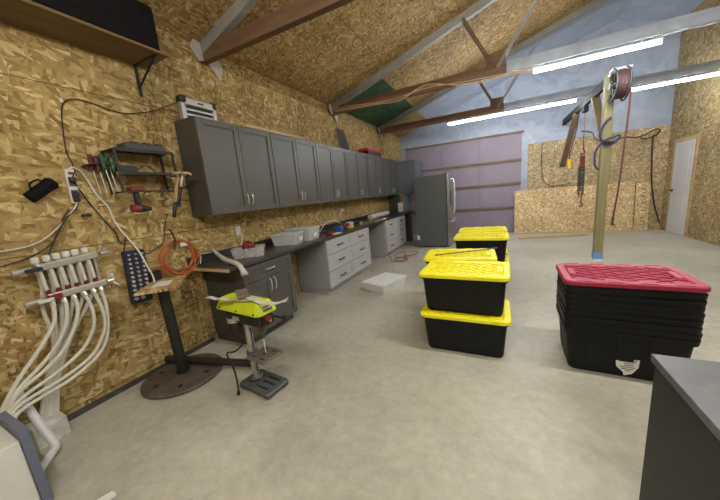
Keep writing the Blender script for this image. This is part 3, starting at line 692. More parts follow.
t = tag(M().box((.03, .45, 0), (.20, .615, .15)).build('pipe_sleeve', SLEEVE, bevel=.006), 'scuffed white sleeve block on the floor where the white pipes enter', 'sleeve')
tag(M().tube([(.03, .47, .42), (.10, .475, .32), (.22, .488, .17), (.31, .497, .075), (.335, .494, .05), (.36, .475, .04), (.43, .42, .04), (.49, .37, .04)], .024, 12, 3).build('drain_pipe', PVC), 'white plastic drain pipe with an elbow at the lower left', 'pipe')
t = thing('utility_panel', (.55, .22, 0), 'white appliance with a slate grey edge at the lower left frame corner', 'appliance')
M().box((.44, -.35, 0), (.765, .309, .42)).build('body', WHITEP, t, bevel=.006)
lab(M().box((.43, .310, 0), (.775, .347, .47)).build('edge_trim', NAVYGR, t, bevel=.003), 'slate grey edge')
tag(M().add([(1.02,.44,.003),(1.09,.43,.003),(1.10,.50,.003),(1.05,.50,.003),(1.02,.44,.006),(1.09,.43,.008),(1.10,.50,.02),(1.05,.50,.012)], [(0,3,2,1),(4,5,6,7),(0,1,5,4),(1,2,6,5),(2,3,7,6),(3,0,4,7)]).build('paper_scrap', PAPER), 'small white paper scrap on the floor at the bottom edge', 'paper')

# ------------------------------------------------------------------ socket organizer and orange cord
t = thing('socket_organizer', (.03, 1.33, .75), 'navy socket organizer tray hung on the wall beside the stand', 'organizer')
mt = Matrix.Translation((0, 1.325, .965)) @ Matrix.Rotation(R(-3), 4, 'X')
M().rbox((.004, -.085, -.24), (.05, .085, .24), .012, mat=mt).build('tray', NAVY, t)
for c in range(3):
    for k in range(11):
        z = .205-.04*k; y = -.052+.052*c
        if c == 2 and k > 8: continue
        r = .0085+.0007*k
        so = M().cyl(mt@Vector((.0505, y, z)), mt@Vector((.068, y, z)), r, 10)
        tag(so.build('drive_socket', [CHROME, STEEL, CHROME][c]), 'small bright steel socket held in the navy organizer tray', 'socket', 'sockets in the organizer tray')
M().tube([(.02, 1.27, 1.20), (.03, 1.29, 1.27), (.03, 1.315, 1.34), (.03, 1.34, 1.27), (.02, 1.375, 1.19)], .006, 6, 5).build('hanger_loop', DARKP, t)
tag(M().rbox((.005, 1.40, .78), (.09, 1.50, .98), .015).build('black_pouch', BLACKPL), 'black case hung on the wall behind the plywood topped stand', 'case')
t = thing('extension_cord', (.05, 1.7, .75), 'orange extension cord coiled and hung on the wall', 'cord')
m = M()
for k in range(6):
    cy, cz = 1.71+.006*k*(-1)**k, 1.075-.008*k; ry = .155+.012*((k*2) % 3)-.01*(k == 4); rz = .155+.014*(k % 3)
    n = 36; m.tube([(.035+.012*k+.008*math.sin(3*a+k), cy+ry*math.cos(a), cz+rz*math.sin(a)+.015*math.sin(2*a+k)) for a in [2*PI*i/n for i in range(n)]], .0065, 7, 0, closed=True)
m.tube([(.06, 1.60, 1.0), (.06, 1.53, .99), (.06, 1.535, .90), (.07, 1.56, .85), (.08, 1.66, .86), (.09, 1.80, .91), (.08, 1.87, 1.0), (.09, 1.885, 1.06)], .0065, 7, 6)
m.tube([(.06, 1.74, .94), (.09, 1.84, .88), (.10, 1.87, .80), (.10, 1.80, .73), (.08, 1.70, .72)], .0065, 7, 6)
m.build('coil', ORANGE, t)
lab(M().rbox((.09, 1.72, 1.16), (.10, 1.79, 1.20), .004).build('paper_tag', PAPER, t), 'white paper tag')
M().tube([(.004, 1.70, 1.34), (.05, 1.69, 1.31), (.10, 1.68, 1.24), (.09, 1.67, 1.21)], .008, 6, 4).build('hook', DARKP, t)
lab(M().cyl((.09, 1.885, 1.05), (.10, 1.90, 1.10), .014, 10).build('plug', ORANGE, t), 'orange plug')
cord('white_wire', [(.14, 1.86, .945), (.11, 1.90, 1.0), (.06, 1.93, 1.04), (.035, 2.0, 1.03), (.03, 2.08, 1.022)], .004, WHITEP, 'short white cord curling at the worktop corner by the orange coil')

# ------------------------------------------------------------------ steel stand with plywood top
t = thing('pedestal_stand', (.36, 1.36, 0), 'steel pedestal stand with a round base plate and a square plywood top', 'stand')
m = M().lathe([(.327, .004), (.335, .012), (.333, .024), (.315, .03), (.0, .032)], (.343, 1.365, 0), 48)
b = m.build('base_plate', IRON, t)
m = M()
for k in range(6):
    a = R(20+60*k); M().cyl((.343+.23*math.cos(a), 1.365+.23*math.sin(a), .0325), (.343+.23*math.cos(a), 1.365+.23*math.sin(a), .0345), .02, 10).build('bolt_hole', DARKP, b)
M().cyl((.315, 1.375, .03), (.29, 1.37, .872), .044, 20).build('column', PIPE, t)
M().cyl((.315, 1.375, .032), (.314, 1.375, .05), .058, 20).build('collar', PIPE, t)
mt = Matrix.Translation((.275, 1.395, .873)) @ Matrix.Rotation(R(47), 4, 'Z')
q = [(-.145, -.255), (.15, -.255), (.14, .225), (-.12, .215)]
lab(M().prism(q, 0, .02, mat=mt).build('plywood_top', OSB_PLY, t, bevel=.002), 'plywood top with knots')
lab(M().prism([(-.06, -.13), (.07, -.13), (.07, .07), (-.06, .07)], .0205, .0225, mat=mt).build('paper_note', PAPER, t), 'pale paper stuck on the top')
tag(M().cyl((.05, 1.392, .098), (.97, 1.655, .064), .034, 18).build('steel_pipe', PIPE), 'dark steel pipe lying across the round base plate', 'pipe')

# ------------------------------------------------------------------ drill press
t = thing('drill_press', (1.20, 1.505, 0), 'lime yellow topped bench drill press standing on the concrete floor', 'drill press', R(-6))
L_ = dict(local=True)
m = M().rbox((-.175, -.12, .02), (.20, .115, .05), .035)
for (x, y) in ((-.17, -.115), (.12, -.115), (.12, .04), (-.17, .04)): m.rbox((x, y, 0), (x+.075, y+.07, .03), .02)
b = m.build('base', CAST, t, **L_)
for y in (-.065, 0, .06): M().rbox((.0, y-.009, .0502), (.145, y+.009, .0512), .008).build('slot', DARKP, b, **L_)
M().lathe([(.06, .055), (.06, .07), (.038, .085), (.034, .10)], (-.08, 0, 0), 20).build('column_flange', CAST, t, **L_)
M().cyl((-.08, 0, .09), (-.08, 0, .62), .029, 20).build('column', STEEL, t, **L_)
M().box((-.058, -.006, .12), (-.046, .006, .52)).build('rack_bar', CAST, t, **L_)
M().cyl((-.08, 0, .24), (-.08, 0, .31), .045, 18).box((-.08, -.03, .255), (.06, .03, .295)).build('table_bracket', CAST, t, **L_)
tb = M().rbox((-.03, -.105, .295), (.19, .105, .315), .012).build('work_table', CASTT, t, **L_)
for (x, y, w, d) in ((.0, -.07, .05, .016), (.0, .055, .05, .016), (.10, -.07, .05, .016), (.10, .055, .05, .016), (.065, -.012, .024, .024)): M().box((x, y, .3152), (x+w, y+d, .3162)).build('slot', DARKP, tb, **L_)
before_head = set(bpy.data.objects)
hd = M().rbox((-.13, -.07, .545), (.20, .07, .655), .03).build('head', BLACKPL, t, **L_)
m = M().cyl((-.195, -.02, .475), (-.195, -.02, .62), .062, 18).cyl((-.195, -.02, .455), (-.195, -.02, .475), .05, 14)
m.build('motor', BLACKPL, t, **L_)
lab(M().cyl((-.195, -.02, .535), (-.195, -.02, .575), .064, 18).build('motor_band', STEEL, t, **L_), 'bright steel motor band')
M().box((-.14, -.075, .575), (-.06, -.062, .605)).build('motor_bracket', STEEL, t, **L_)
def frust(z0, z1, a, b, c):
    (x0,y0,x1,y1), r0 = a; (u0,v0,u1,v1), r1 = b
    def ring(x0,y0,x1,y1,rr,z):
        o = []
        for (cx,cy,a0) in ((x1-rr,y1-rr,0),(x0+rr,y1-rr,90),(x0+rr,y0+rr,180),(x1-rr,y0+rr,270)):
            for k in range(5):
                w = R(a0+90*k/4); o.append((cx+rr*math.cos(w), cy+rr*math.sin(w), z))
        return o
    return c.loft([ring(x0,y0,x1,y1,r0,z0), ring(x0,y0,x1,y1,r0,z0+.012), ring(u0,v0,u1,v1,r1,z1-.006), ring(u0+.008,v0+.008,u1-.008,v1-.008,r1,z1)])
cv = frust(.655, .745, ((-.335,-.098,.225,.098), .04), ((-.295,-.072,.195,.072), .03), M()).build('belt_cover', LIME, t, **L_)
lab(cv, 'lime yellow belt cover')
m = M()
for k in range(7): m.rbox((-.27+.03*k, -.077, .715), (-.255+.03*k, -.05, .747), .004)
m.build('vent_rib', LIME, cv, **L_)
for x in (-.26, -.04, .17): M().cyl((x, -.0995, .672), (x, -.095, .672), .008, 10).build('screw', DARKP, cv, **L_)
bp = M().add([(.224,-.042,.680),(.224,.042,.680),(.208,.040,.714),(.208,-.040,.714),(.227,-.042,.682),(.227,.042,.682),(.211,.040,.716),(.211,-.040,.716)], [(0,3,2,1),(4,5,6,7),(0,1,5,4),(1,2,6,5),(2,3,7,6),(3,0,4,7)]).build('brand_plate', INKM, cv, **L_)
text_mesh('brand_lettering', 'RYOBI', .026, WHITEP, cv, Matrix.Translation((.2195, 0, .699)) @ Matrix.Rotation(PI/2, 4, 'Z') @ Matrix.Rotation(R(64.5), 4, 'X'), .0006)
M().rbox((.20, -.05, .57), (.222, .05, .64), .01).build('switch_plate', BLACKPL, t, **L_)
lab(M().cyl((.222, -.015, .622), (.245, -.015, .622), .02, 14).build('stop_button', REDB, t, **L_), 'red stop button')
lab(M().cyl((.222, .0, .60), (.236, .0, .60), .012, 12).build('start_button', YCTRL, t, **L_), 'yellow button')
M().cyl((.10, 0, .545), (.10, 0, .50), .028, 16).cyl((.10, 0, .50), (.10, 0, .455), .018, 14, .013).cyl((.10, 0, .54), (.10, 0, .58), .03, 14).build('chuck', CAST, t, **L_)
M().cyl((.10, 0, .455), (.10, 0, .33), .005, 8).build('drill_bit', CHROME, t, **L_)
m = M().cyl((.10, .07, .575), (.10, .105, .575), .022, 14)
fh = m.build('feed_hub', CAST, t, **L_)
for k in range(3):
    a = R(95+120*k); p = Vector((.10+.17*math.sin(a), .115, .585+.13*math.cos(a)))
    M().cyl((.10, .10, .575), p, .006, 8).sphere(p, .024, 10, 6, (1,1,1)).build('feed_handle', BLACKPL, fh, **L_)
M().tube([(-.11, -.03, .44), (-.12, -.05, .38), (-.16, -.10, .335), (-.215, -.14, .325), (-.18, -.14, .25), (-.13, -.15, .17), (-.10, -.165, .08), (-.09, -.175, .03)], .007, 7, 5).build('power_cord', CORDB, t, **L_)
M().cyl((-.09, -.175, .04), (-.088, -.18, .008), .012, 8).build('plug', BLACKPL, t, **L_)
for o in kids(t):
    if o not in before_head and o.name.split('.')[0] not in ('power_cord', 'plug', 'chuck', 'drill_bit'): o.location.z += .032; o.location.x -= .012
# scrap plastic strips on its cover
m = M(); P = [(.96, 1.43), (1.05, 1.455), (1.18, 1.46), (1.30, 1.46)]
def strip(pts, w, z0, amp, th=.004):
    m = M(); top = []; P = smooth_path(pts, 5); rings = []
    for i, p in enumerate(P):
        t = (P[min(i+1, len(P)-1)]-P[max(i-1, 0)]).normalized(); a = t.cross(Vector((0,0,1))).normalized(); z = Vector((0,0,amp*math.sin(i*1.3)))
        q = p+z; rings.append([q-a*w/2, q+a*w/2+Vector((0,0,amp*.6)), q+a*w/2+Vector((0,0,amp*.6+th)), q-a*w/2+Vector((0,0,th))])
    return m.loft(rings)
tag(strip([(.90, 1.37, .815), (.99, 1.40, .796), (1.12, 1.43, .790), (1.27, 1.45, .790)], .045, 0, .004).build('plastic_strip', PLAS2), 'crumpled translucent strip on the yellow drill press cover, left one', 'plastic strip')
tag(strip([(1.14, 1.50, .82), (1.20, 1.49, .80), (1.32, 1.46, .795), (1.46, 1.43, .79), (1.58, 1.46, .80), (1.62, 1.49, .82)], .055, 0, .004).build('plastic_strip', PLAS2), 'grey bent strip sticking out over the right end of the yellow cover', 'plastic strip')
tag(strip([(1.10, 1.54, .800), (1.13, 1.50, .85), (1.18, 1.47, .825), (1.22, 1.45, .806)], .09, 0, .003).build('folded_scrap', CASTT), 'brownish folded scrap in the middle of the drill press cover', 'scrap')

# ------------------------------------------------------------------ things on the worktop
t = thing('plastic_roll', (.6, 1.85, .92), 'wrinkled roll of clear plastic film hanging over the near worktop corner', 'plastic film')
m = M(); ptsr = [(.03, 2.11, 1.055), (.14, 2.075, 1.008), (.32, 2.02, .962), (.50, 1.965, .948), (.655, 1.92, .925), (.74, 1.895, .84)]
m.tube(smooth_path(ptsr, 3), .03, 9, 0, radii=[.010, .014, .017, .02, .022, .024, .026, .027, .025, .026, .028, .026, .027, .025, .03, .037])
m.build('film', PLAS2, t)
# shallow clear bin with red and black contents
def bin_(name, c, rz, lx, ly, h, label, group=None, lid=False, z0=.921, wallm=CLEAR):
    t = thing(name, (*c, z0), label, 'bin', rz, group)
    def ring(k, z, inn=0): return [(sx*(lx/2*k-inn), sy*(ly/2*k-inn), z) for sx, sy in ((-1,-1),(1,-1),(1,1),(-1,1))]
    m = M().loft([ring(.88, .004, .004), ring(.88, 0), ring(1, h-.006), ring(1.04, h-.006), ring(1.04, h), ring(1, h, .003), ring(.88, .004, .004)], (False, True))
    m.build('bin_body', wallm, t, local=True, bevel=.004)
    if lid:
        l = M().rbox((-lx/2*1.06, -ly/2*1.06, h+.001), (lx/2*1.06, ly/2*1.06, h+.014), .02)
        l.rbox((-lx/2*.9, -ly/2*.9, h+.0145), (lx/2*.9, ly/2*.9, h+.02), .02)
        l.build('bin_lid', CLEARL if wallm is CLEAR else TRANSL, t, local=True)
    return t
bin_('parts_bin', (.36, 2.33), R(44), .36, .22, .11, 'small open clear bin holding a red ball of cord on the near worktop', wallm=paint('thin_clear_plastic', (.74, .75, .76), .2, var=.04, alpha=.32))
m = M(); 
for k in range(7):
    a = R(26*k); m.tube([(.315+.062*math.cos(w)*math.cos(a), 2.37+.062*math.cos(w)*math.sin(a), 1.035+.055*math.sin(w)) for w in [2*PI*i/14 for i in range(14)]], .013, 6, 0, closed=True)
m.sphere((.315, 2.37, 1.03), .06, 12, 8)
tag(m.build('red_cord_ball', REDB), 'bright red bundle of cord in the open clear bin', 'cord')
m = M().rbox((.26, 2.23, .93), (.34, 2.31, 1.0), .02)
tag(m.build('black_part', BLACKPL), 'black fitting lying in the front of the open clear bin', 'fitting')
m = M().rbox((.385, 2.355, .93), (.455, 2.425, .98), .015)
tag(m.build('grey_part', ALU), 'silver grey fitting in the right half of the open clear bin', 'fitting')
b1 = bin_('storage_bin', (.31, 3.09), R(12), .37, .27, .14, 'clear lidded storage bin nearer the camera on the worktop, lower of the two', 'clear lidded bins', True)
b2 = bin_('storage_bin', (.31, 3.44), R(6), .42, .32, .17, 'clear lidded storage bin behind the front one on the worktop', 'clear lidded bins', True)
for b, w in ((b1, .40), (b2, .42)):
    lab(M().box((w/2*.97, -.05, .05), (w/2*.985+.004, .05, .10)).build('paper_label', PAPER, b, local=True), 'white paper label')
# tools and packs scattered over the worktop
def small(mesh, name, mat, label, cat, **k): return tag(mesh.build(name, mat, **k), label, cat)
small(M().rbox((.34, 4.32, .921), (.46, 4.45, 1.0), .012), 'blue_box', BLUEB, 'bright blue box on the worktop above the grey drawers', 'box')
small(M().rbox((.43, 3.86, .921), (.55, 4.05, .95), .01), 'red_tin', TINC, 'dark red flat tin next to the clear bins', 'tin')
small(M().rbox((.55, 3.88, .921), (.63, 4.08, .935), .006), 'paper_pack', PAPER, 'white paper pack at the worktop front edge by the dark red tin', 'paper')
small(M().rbox((.42, 4.62, .921), (.50, 4.78, .955), .01), 'yellow_tape_measure', YCTRL, 'yellow and black tape measure right of the blue box', 'tape measure')
small(M().rbox((.22, 4.62, .921), (.36, 4.86, 1.0), .02), 'red_bag', REDB, 'crumpled red and clear bag behind the yellow tape measure', 'bag')
small(M().rbox((.24, 4.88, .921), (.36, 5.05, 1.01), .03), 'plastic_bag', PLAS2, 'pale clear plastic bag beside the crumpled red bag', 'bag')
small(M().cyl((.45, 5.18, .921), (.45, 5.18, .985), .035, 16), 'tape_roll', CARDB, 'tan tape roll on the worktop near the grey cabinet end', 'tape')
small(M().tube([(.10, 4.2, .94), (.14, 4.35, 1.06), (.16, 4.6, 1.085), (.16, 4.8, 1.02), (.2, 4.9, .94)], .008, 6, 6), 'white_hose', WHITEP, 'white looped hose behind the blue box', 'hose')
small(M().tube([(.18, 3.84, .935), (.20, 4.0, .94), (.22, 4.25, .935)], .014, 8, 4), 'black_wand', BLACKPL, 'black rod tool lying behind the dark red tin', 'tool')
small(M().cyl((.30, 6.0, .99), (.30, 7.15, .99), .065, 20).cyl((.30, 5.98, .99), (.30, 7.17, .99), .02, 12), 'paper_roll', PLAS2, 'long pale paper roll on the far worktop', 'paper roll')
small(M().bar((.45, 5.35, .93), (.35, 6.4, .93), .02, .016), 'metal_rod', ALU, 'thin silver rod lying in front of the paper roll', 'rod')
small(M().rbox((.50, 5.55, .921), (.63, 6.0, .932), .006), 'wood_offcut', CARDB, 'brown wood offcut along the worktop front edge', 'offcut')
small(M().rbox((.58, 6.02, .921), (.645, 6.14, .955), .006), 'white_card', PAPER, 'small white card on the front edge above the far grey drawers', 'card')
small(M().rbox((.15, 7.3, .921), (.55, 8.0, .935), .01), 'dark_mat', CASEG, 'dark flat mat on the far end of the worktop', 'mat')
small(M().rbox((.30, 8.06, .921), (.46, 8.12, 1.20), .02), 'paper_towel_pack', PAPER, 'white paper pack standing at the far worktop end', 'paper pack')
small(M().rbox((.12, 5.2, .921), (.24, 5.7, .96), .01), 'tool_pouch', BLACKPL, 'black tool pouch against the backsplash near the paper roll', 'pouch')
# wall outlets
for (y, z, l) in ((2.53, 1.20, 'white wall outlet with a plugged cord above the open clear bin'), (5.26, 1.21, 'white wall outlet above the blue box and red bag')):
    t = thing('wall_outlet', (0, y, z), l, 'outlet', 0, 'wall outlets above the worktop')
    M().rbox((.0, y-.038, z-.06), (.008, y+.038, z+.06), .006).build('cover_plate', WHITEP, t)
    for dz in (-.028, .028): M().box((.008, y-.016, z+dz-.013), (.011, y+.016, z+dz+.013)).build('socket', PAPER, t)
cord('plug_cord', [(.012, 2.54, 1.17), (.04, 2.54, 1.16), (.045, 2.535, 1.12), (.04, 2.52, 1.06), (.05, 2.50, 1.02)], .007, WHITEP, 'white cord hanging from the near wall outlet')
small(M().rbox((.011, 5.235, 1.165), (.05, 5.275, 1.20), .008), 'red_plug', REDB, 'red plug pushed into the far wall outlet', 'plug')

# ------------------------------------------------------------------ fridge
t = thing('refrigerator', (1.4, 7.85, 0), 'grey french door refrigerator standing at the far end of the worktop', 'refrigerator')
M().box((1.01, 7.38, .03), (1.80, 8.29, 1.845)).build('body', FRIDGE, t, bevel=.006)
M().box((1.03, 7.42, 0), (1.76, 8.25, .03)).build('base_grille', DARKP, t)
def fdoor(y0, y1, z0, z1):
    return M().rbox((1.805, y0, z0), (1.875, y1, z1), .02).build('door', FRIDGEF, t)
da = fdoor(7.385, 7.832, .715, 1.865); db = fdoor(7.838, 8.285, .715, 1.865)
M().tube([(1.875, 7.79, .86), (1.93, 7.79, .90), (1.945, 7.79, 1.25), (1.93, 7.79, 1.68), (1.875, 7.79, 1.72)], .014, 8, 4).build('handle', CHROME, da)
M().tube([(1.875, 7.88, .86), (1.93, 7.88, .90), (1.945, 7.88, 1.25), (1.93, 7.88, 1.68), (1.875, 7.88, 1.72)], .014, 8, 4).build('handle', CHROME, db)
M().box((1.876, 7.50, 1.05), (1.88, 7.70, 1.40)).build('dispenser', DARKP, da)
fz = M().rbox((1.805, 7.385, .06), (1.875, 8.285, .705), .02).build('freezer_drawer', FRIDGEF, t)
M().tube([(1.875, 7.48, .66), (1.935, 7.50, .665), (1.945, 7.83, .668), (1.935, 8.17, .665), (1.875, 8.19, .66)], .014, 8, 4).build('handle', CHROME, fz)
M().box((1.74, 7.385, 1.846), (1.84, 7.50, 1.875)).build('hinge_cover', FRIDGE, t, bevel=.005)
lab(M().box((1.025, 7.377, .20), (1.095, 7.3795, .32)).build('rating_label', PAPER, t), 'white rating label low on the side')

# ------------------------------------------------------------------ totes
LX, LY, TH = .77, .545, .370
def rrect(hx, hy, r, z, n=4):
    o = []
    for (sx, sy, a0) in ((1,1,0),(-1,1,90),(-1,-1,180),(1,-1,270)):
        for k in range(n+1):
            a = R(a0+90*k/n); o.append((sx*(hx-r)+r*math.cos(a), sy*(hy-r)+r*math.sin(a), z))
    return o
def tote_body(h):
    m = M(); bx, by = .325, .222; tx, ty = .355, .248; c = .05
    # corrugated walls: outer shell, rim and inner shell
    rim = [rrect(bx, by, c, 0), rrect(bx+.006, by+.006, c, .02), rrect(tx, ty, c, h-.045), rrect(tx+.016, ty+.014, c, h-.042), rrect(tx+.020, ty+.018, c, h-.003), rrect(tx+.018, ty+.016, c, h), rrect(tx, ty, c, h-.004), rrect(bx+.004, by+.004, c, .024), rrect(bx-.004, by-.004, c, .005)]
    m.loft(rim, (True, True))
    # vertical ribs
    def rib(p0, p1, n, w):
        t = Vector((-n[1], n[0], 0)); nn = Vector((n[0], n[1], 0))
        a, b = Vector(p0), Vector(p1)
        m.loft([[a-t*w, a+t*w, a+t*w+nn*.006, a-t*w+nn*.006], [b-t*w, b+t*w, b+t*w+nn*.004, b-t*w+nn*.004]])
    for sx in (-.18, 0, .18):
        for s in (-1, 1): rib((sx*.95, s*(by+.004), .03), (sx, s*(ty-.001), h-.045), (0, s), .05)
    for sy in (-.09, .09):
        for s in (-1, 1): rib((s*(bx+.004), sy*.95, .03), (s*(tx-.001), sy, h-.045), (s, 0), .035)
    for k in range(5):
        x = -.26+.13*k
        for s in (-1, 1): m.box((x-.035, s*(ty+.010)-.006, h-.034), (x+.035, s*(ty+.010)+.0085, h-.026))
    return m
def tote_lid(h):
    m = M(); hx, hy, c = LX/2, LY/2, .055
    m.loft([rrect(hx-.006, hy-.006, c, h-.028), rrect(hx, hy, c, h-.024), rrect(hx, hy, c, h+.002), rrect(hx-.008, hy-.008, c, h+.010), rrect(hx-.05, hy-.05, .035, h+.010), rrect(hx-.06, hy-.06, .03, h-.004)], (True, True))
    # lattice of raised diagonal ribs inside the recessed panel
    ax, ay = hx-.062, hy-.062; st = .088; w = .011
    for s in (1, -1):
        k = -12
        while k <= 12:
            c0 = k*st; pts = []
            # line y = s*x*0.62 + c0
            g = .62
            xs = sorted([max(-ax, min(ax, (yy-c0)/(s*g))) for yy in (-ay, ay)])
            a, b = xs
            if b-a > .03:
                p0 = Vector((a, s*g*a+c0, h+.001)); p1 = Vector((b, s*g*b+c0, h+.001))
                if abs(p0.y) <= ay+.002 and abs(p1.y) <= ay+.002: m.bar(p0, p1, w, .010)
            k += 1
    # square lugs around the raised rim
    for x in (-.26, -.09, .09, .26):
        for s in (-1, 1): m.rbox((x-.045, s*(hy-.072)-.022, h+.0), (x+.045, s*(hy-.072)+.022, h+.0115), .008).rbox((x-.045, s*(hy-.016)-.010, h+.008), (x+.045, s*(hy-.016)+.010, h+.0145), .005)
    for s in (-1, 1): m.rbox((s*(hx-.08)-.022, -.08, h), (s*(hx-.08)+.022, .08, h+.012), .008)
    return m
def tote(label):
    t = thing('storage_tote', (0,0,0), label, 'tote', 0, 'black totes with yellow lids')
    tote_body(TH-.012).build('tote_body', BLACKTOTE, t, local=True)
    lab(tote_lid(TH-.012).build('tote_lid', YEL, t, local=True), 'yellow lid')
    return t
PT = TH+.0005
tt = [((2.70, 2.72, 0), 0, 'black tote with yellow lid, bottom of the nearest stack'),
      ((2.695, 2.77, PT), -1.5, 'black tote with yellow lid, on top of the nearest stack'),
      ((2.58, 3.385, 0), 3, 'black tote with yellow lid, bottom of the second stack back'),
      ((2.575, 3.39, PT), 4, 'black tote with yellow lid, top of second stack, a thin rod lying on it'),
      ((2.745, 4.70, 0), 0, 'black tote with yellow lid, bottom of the third stack back'),
      ((2.74, 4.69, PT), -1, 'black tote with yellow lid, top of the third stack back'),
      ((2.735, 5.36, 0), 1, 'black tote with yellow lid, bottom of the farthest stack'),
      ((2.725, 5.36, PT), 2, 'black tote with yellow lid, top of the farthest stack')]
t0 = tote(tt[0][2]); t0.location = tt[0][0]
for loc, rz, l in tt[1:]: dup(t0, loc, R(rz), l)
cord('thin_rod', [(2.33, 3.20, 2*PT+.017), (2.65, 3.40, 2*PT+.017), (2.97, 3.62, 2*PT+.017)], .007, CASTT, 'thin dark rod lying across the yellow lid of the second stack', 'rod', 1)
# nested black totes with a red lid
orde = ['lowest black tote of the nested stack, with the white paper label', 'second black tote from the bottom of the nested stack', 'third black tote from the bottom of the nested stack', 'fourth black tote from the bottom of the nested stack', 'middle black tote of the nested stack of nine', 'sixth black tote from the bottom of the nested stack', 'seventh black tote from the bottom of the nested stack', 'eighth black tote, just below the red lidded one', 'topmost black tote of the nested stack, closed with the red lid']
rb = tote_body(.365)
n0 = thing('nested_tote', (3.83, 2.735, 0), orde[0], 'tote', R(-2), 'nested black totes')
rb.build('tote_body', BLACKTOTE, n0, local=True)
for k in range(1, 9):
    q = dup(n0, (3.83+.003*math.sin(k*2.1), 2.735+.003*math.cos(k*1.7), .046*k), R(-2+.35*math.sin(k*1.9)), orde[k])
lid = tote_lid(.365); l_ = lid.build('tote_lid', REDL, q, local=True); lab(l_, 'red lid')
mt = Matrix.Translation((.02, -.238, .10)) @ Matrix.Rotation(R(-5), 4, 'X')
pl = M().add([(x, y-.004, z) for y in (-.0, .0025) for x, z in ((-.07, .055), (.065, .065), (.06, .0), (.025, -.055), (-.02, -.075), (-.025, -.05), (-.065, -.01))], [tuple(range(6, -1, -1)), tuple(range(7, 14))]+[(i, (i+1) % 7, 7+(i+1) % 7, 7+i) for i in range(7)], mat=mt)
pl = lab(pl.build('paper_label', PAPER, n0, local=True), 'torn white paper label')
m = M()
for k, (a, b) in enumerate(((-.05, .05), (-.05, .045), (-.02, .03), (-.02, .03), (-.045, .04), (-.04, .03), (-.015, .015))):
    z = .048-.014*k; m.box((a, -.0052, z-.0025), (b, -.0045, z+.0025), mt)
m.build('label_print', INKM, pl, local=True)

# white lidded bin on the floor
wbn = bin_('underbed_bin', (1.319, 4.098), R(71.5), .60, .44, .135, 'low milky white bin with a white lid on the concrete floor', None, True, 0.0, TRANSL)
# red air hose on the floor with a yellow end
m = M(); pts = [(.655, 5.98, .93), (.665, 5.99, .85), (.665, 6.0, .5), (.67, 6.02, .15), (.72, 6.05, .03), (.80, 5.85, .008), (.95, 5.72, .008), (1.12, 5.78, .008), (1.14, 6.0, .008), (.98, 6.15, .010), (.80, 6.2, .012), (.73, 6.4, .010), (.78, 6.75, .008), (.95, 6.85, .008), (1.15, 6.8, .008), (1.22, 6.55, .010), (1.1, 6.3, .02), (.95, 6.1, .021), (.86, 5.9, .02), (1.0, 5.80, .018), (1.1, 5.95, .018), (1.05, 6.25, .022), (.9, 6.5, .02), (.88, 6.75, .02)]
t = thing('air_hose', (.9, 6.2, 0), 'red air hose hanging from the worktop and coiled on the floor', 'hose')
m.tube(pts, .008, 7, 6); m.build('hose_line', REDH, t)
lab(M().cyl((.87, 6.74, .021), (.86, 6.88, .021), .018, 10).cyl((.86, 6.85, .021), (.86, 6.90, .021), .024, 10).build('end_fitting', YCTRL, t), 'yellow end fitting')
# wood shims at the foot of the drawers
for (x, y, a, l) in ((.62, 3.60, 1.2, 'pale wood shim under the near corner of the grey drawers'), (.70, 4.30, .3, 'short wood shim on the floor before the grey drawers'), (.72, 4.98, .2, 'last wood shim on the floor before the grey drawers')):
    d = Vector((math.cos(a), math.sin(a), 0))*.11
    small(M().bar(Vector((x, y, .008))-d*.6, Vector((x, y, .008))+d, .03, .012), 'wood_shim', LUMB_LIGHT, l, 'shim')

# ------------------------------------------------------------------ back wall: leaning board sheets and lumber
def sheet(x0, x1, z1, yb, yt, label, mat=OSB_SHEET):
    m = M().hexa([(x0,yb,0),(x1,yb,0),(x1,yb+.012,0),(x0,yb+.012,0)], [(x0,yt,z1),(x1,yt,z1),(x1,yt+.012,z1),(x0,yt+.012,z1)])
    return tag(m.build('board_sheet', mat, origin=(x0, yb, 0)), label, 'board', 'board sheets leaning at the back wall')
sheet(3.40, 6.02, 1.225, 9.46, 9.56, 'front pale strand board sheet leaning on the back wall behind the post')
sheet(3.46, 6.07, 1.235, 9.49, 9.585, 'second strand board sheet leaning just behind the front one')
t = thing('board_bundle', (6.05, 9.5, 0), 'stack of pale board edges standing right of the leaning sheets', 'board')
lab(M().hexa([(6.09,9.52,0),(6.36,9.52,0),(6.36,9.60,0),(6.09,9.60,0)], [(6.09,9.56,1.20),(6.36,9.56,1.20),(6.36,9.65,1.20),(6.09,9.65,1.20)]).build('board_stack', OSB_SHEET, t), 'pale stacked boards')
for k in range(6):
    M().box((6.20, 9.518+.003*k, .14+.18*k), (6.27, 9.56, .155+.18*k)).build('dark_slot', DARKP, t)
small(M().bar((3.45, 8.42, .02), (5.0, 8.86, .02), .05, .036), 'lumber_stick', LUMB_LIGHT, 'long pale lumber stick lying on the floor before the leaning sheets', 'lumber')
small(M().bar((3.35, 9.30, .02), (5.7, 9.36, .02), .045, .036), 'lumber_stick', LUMB_LIGHT, 'lumber stick at the foot of the leaning board sheets', 'lumber')

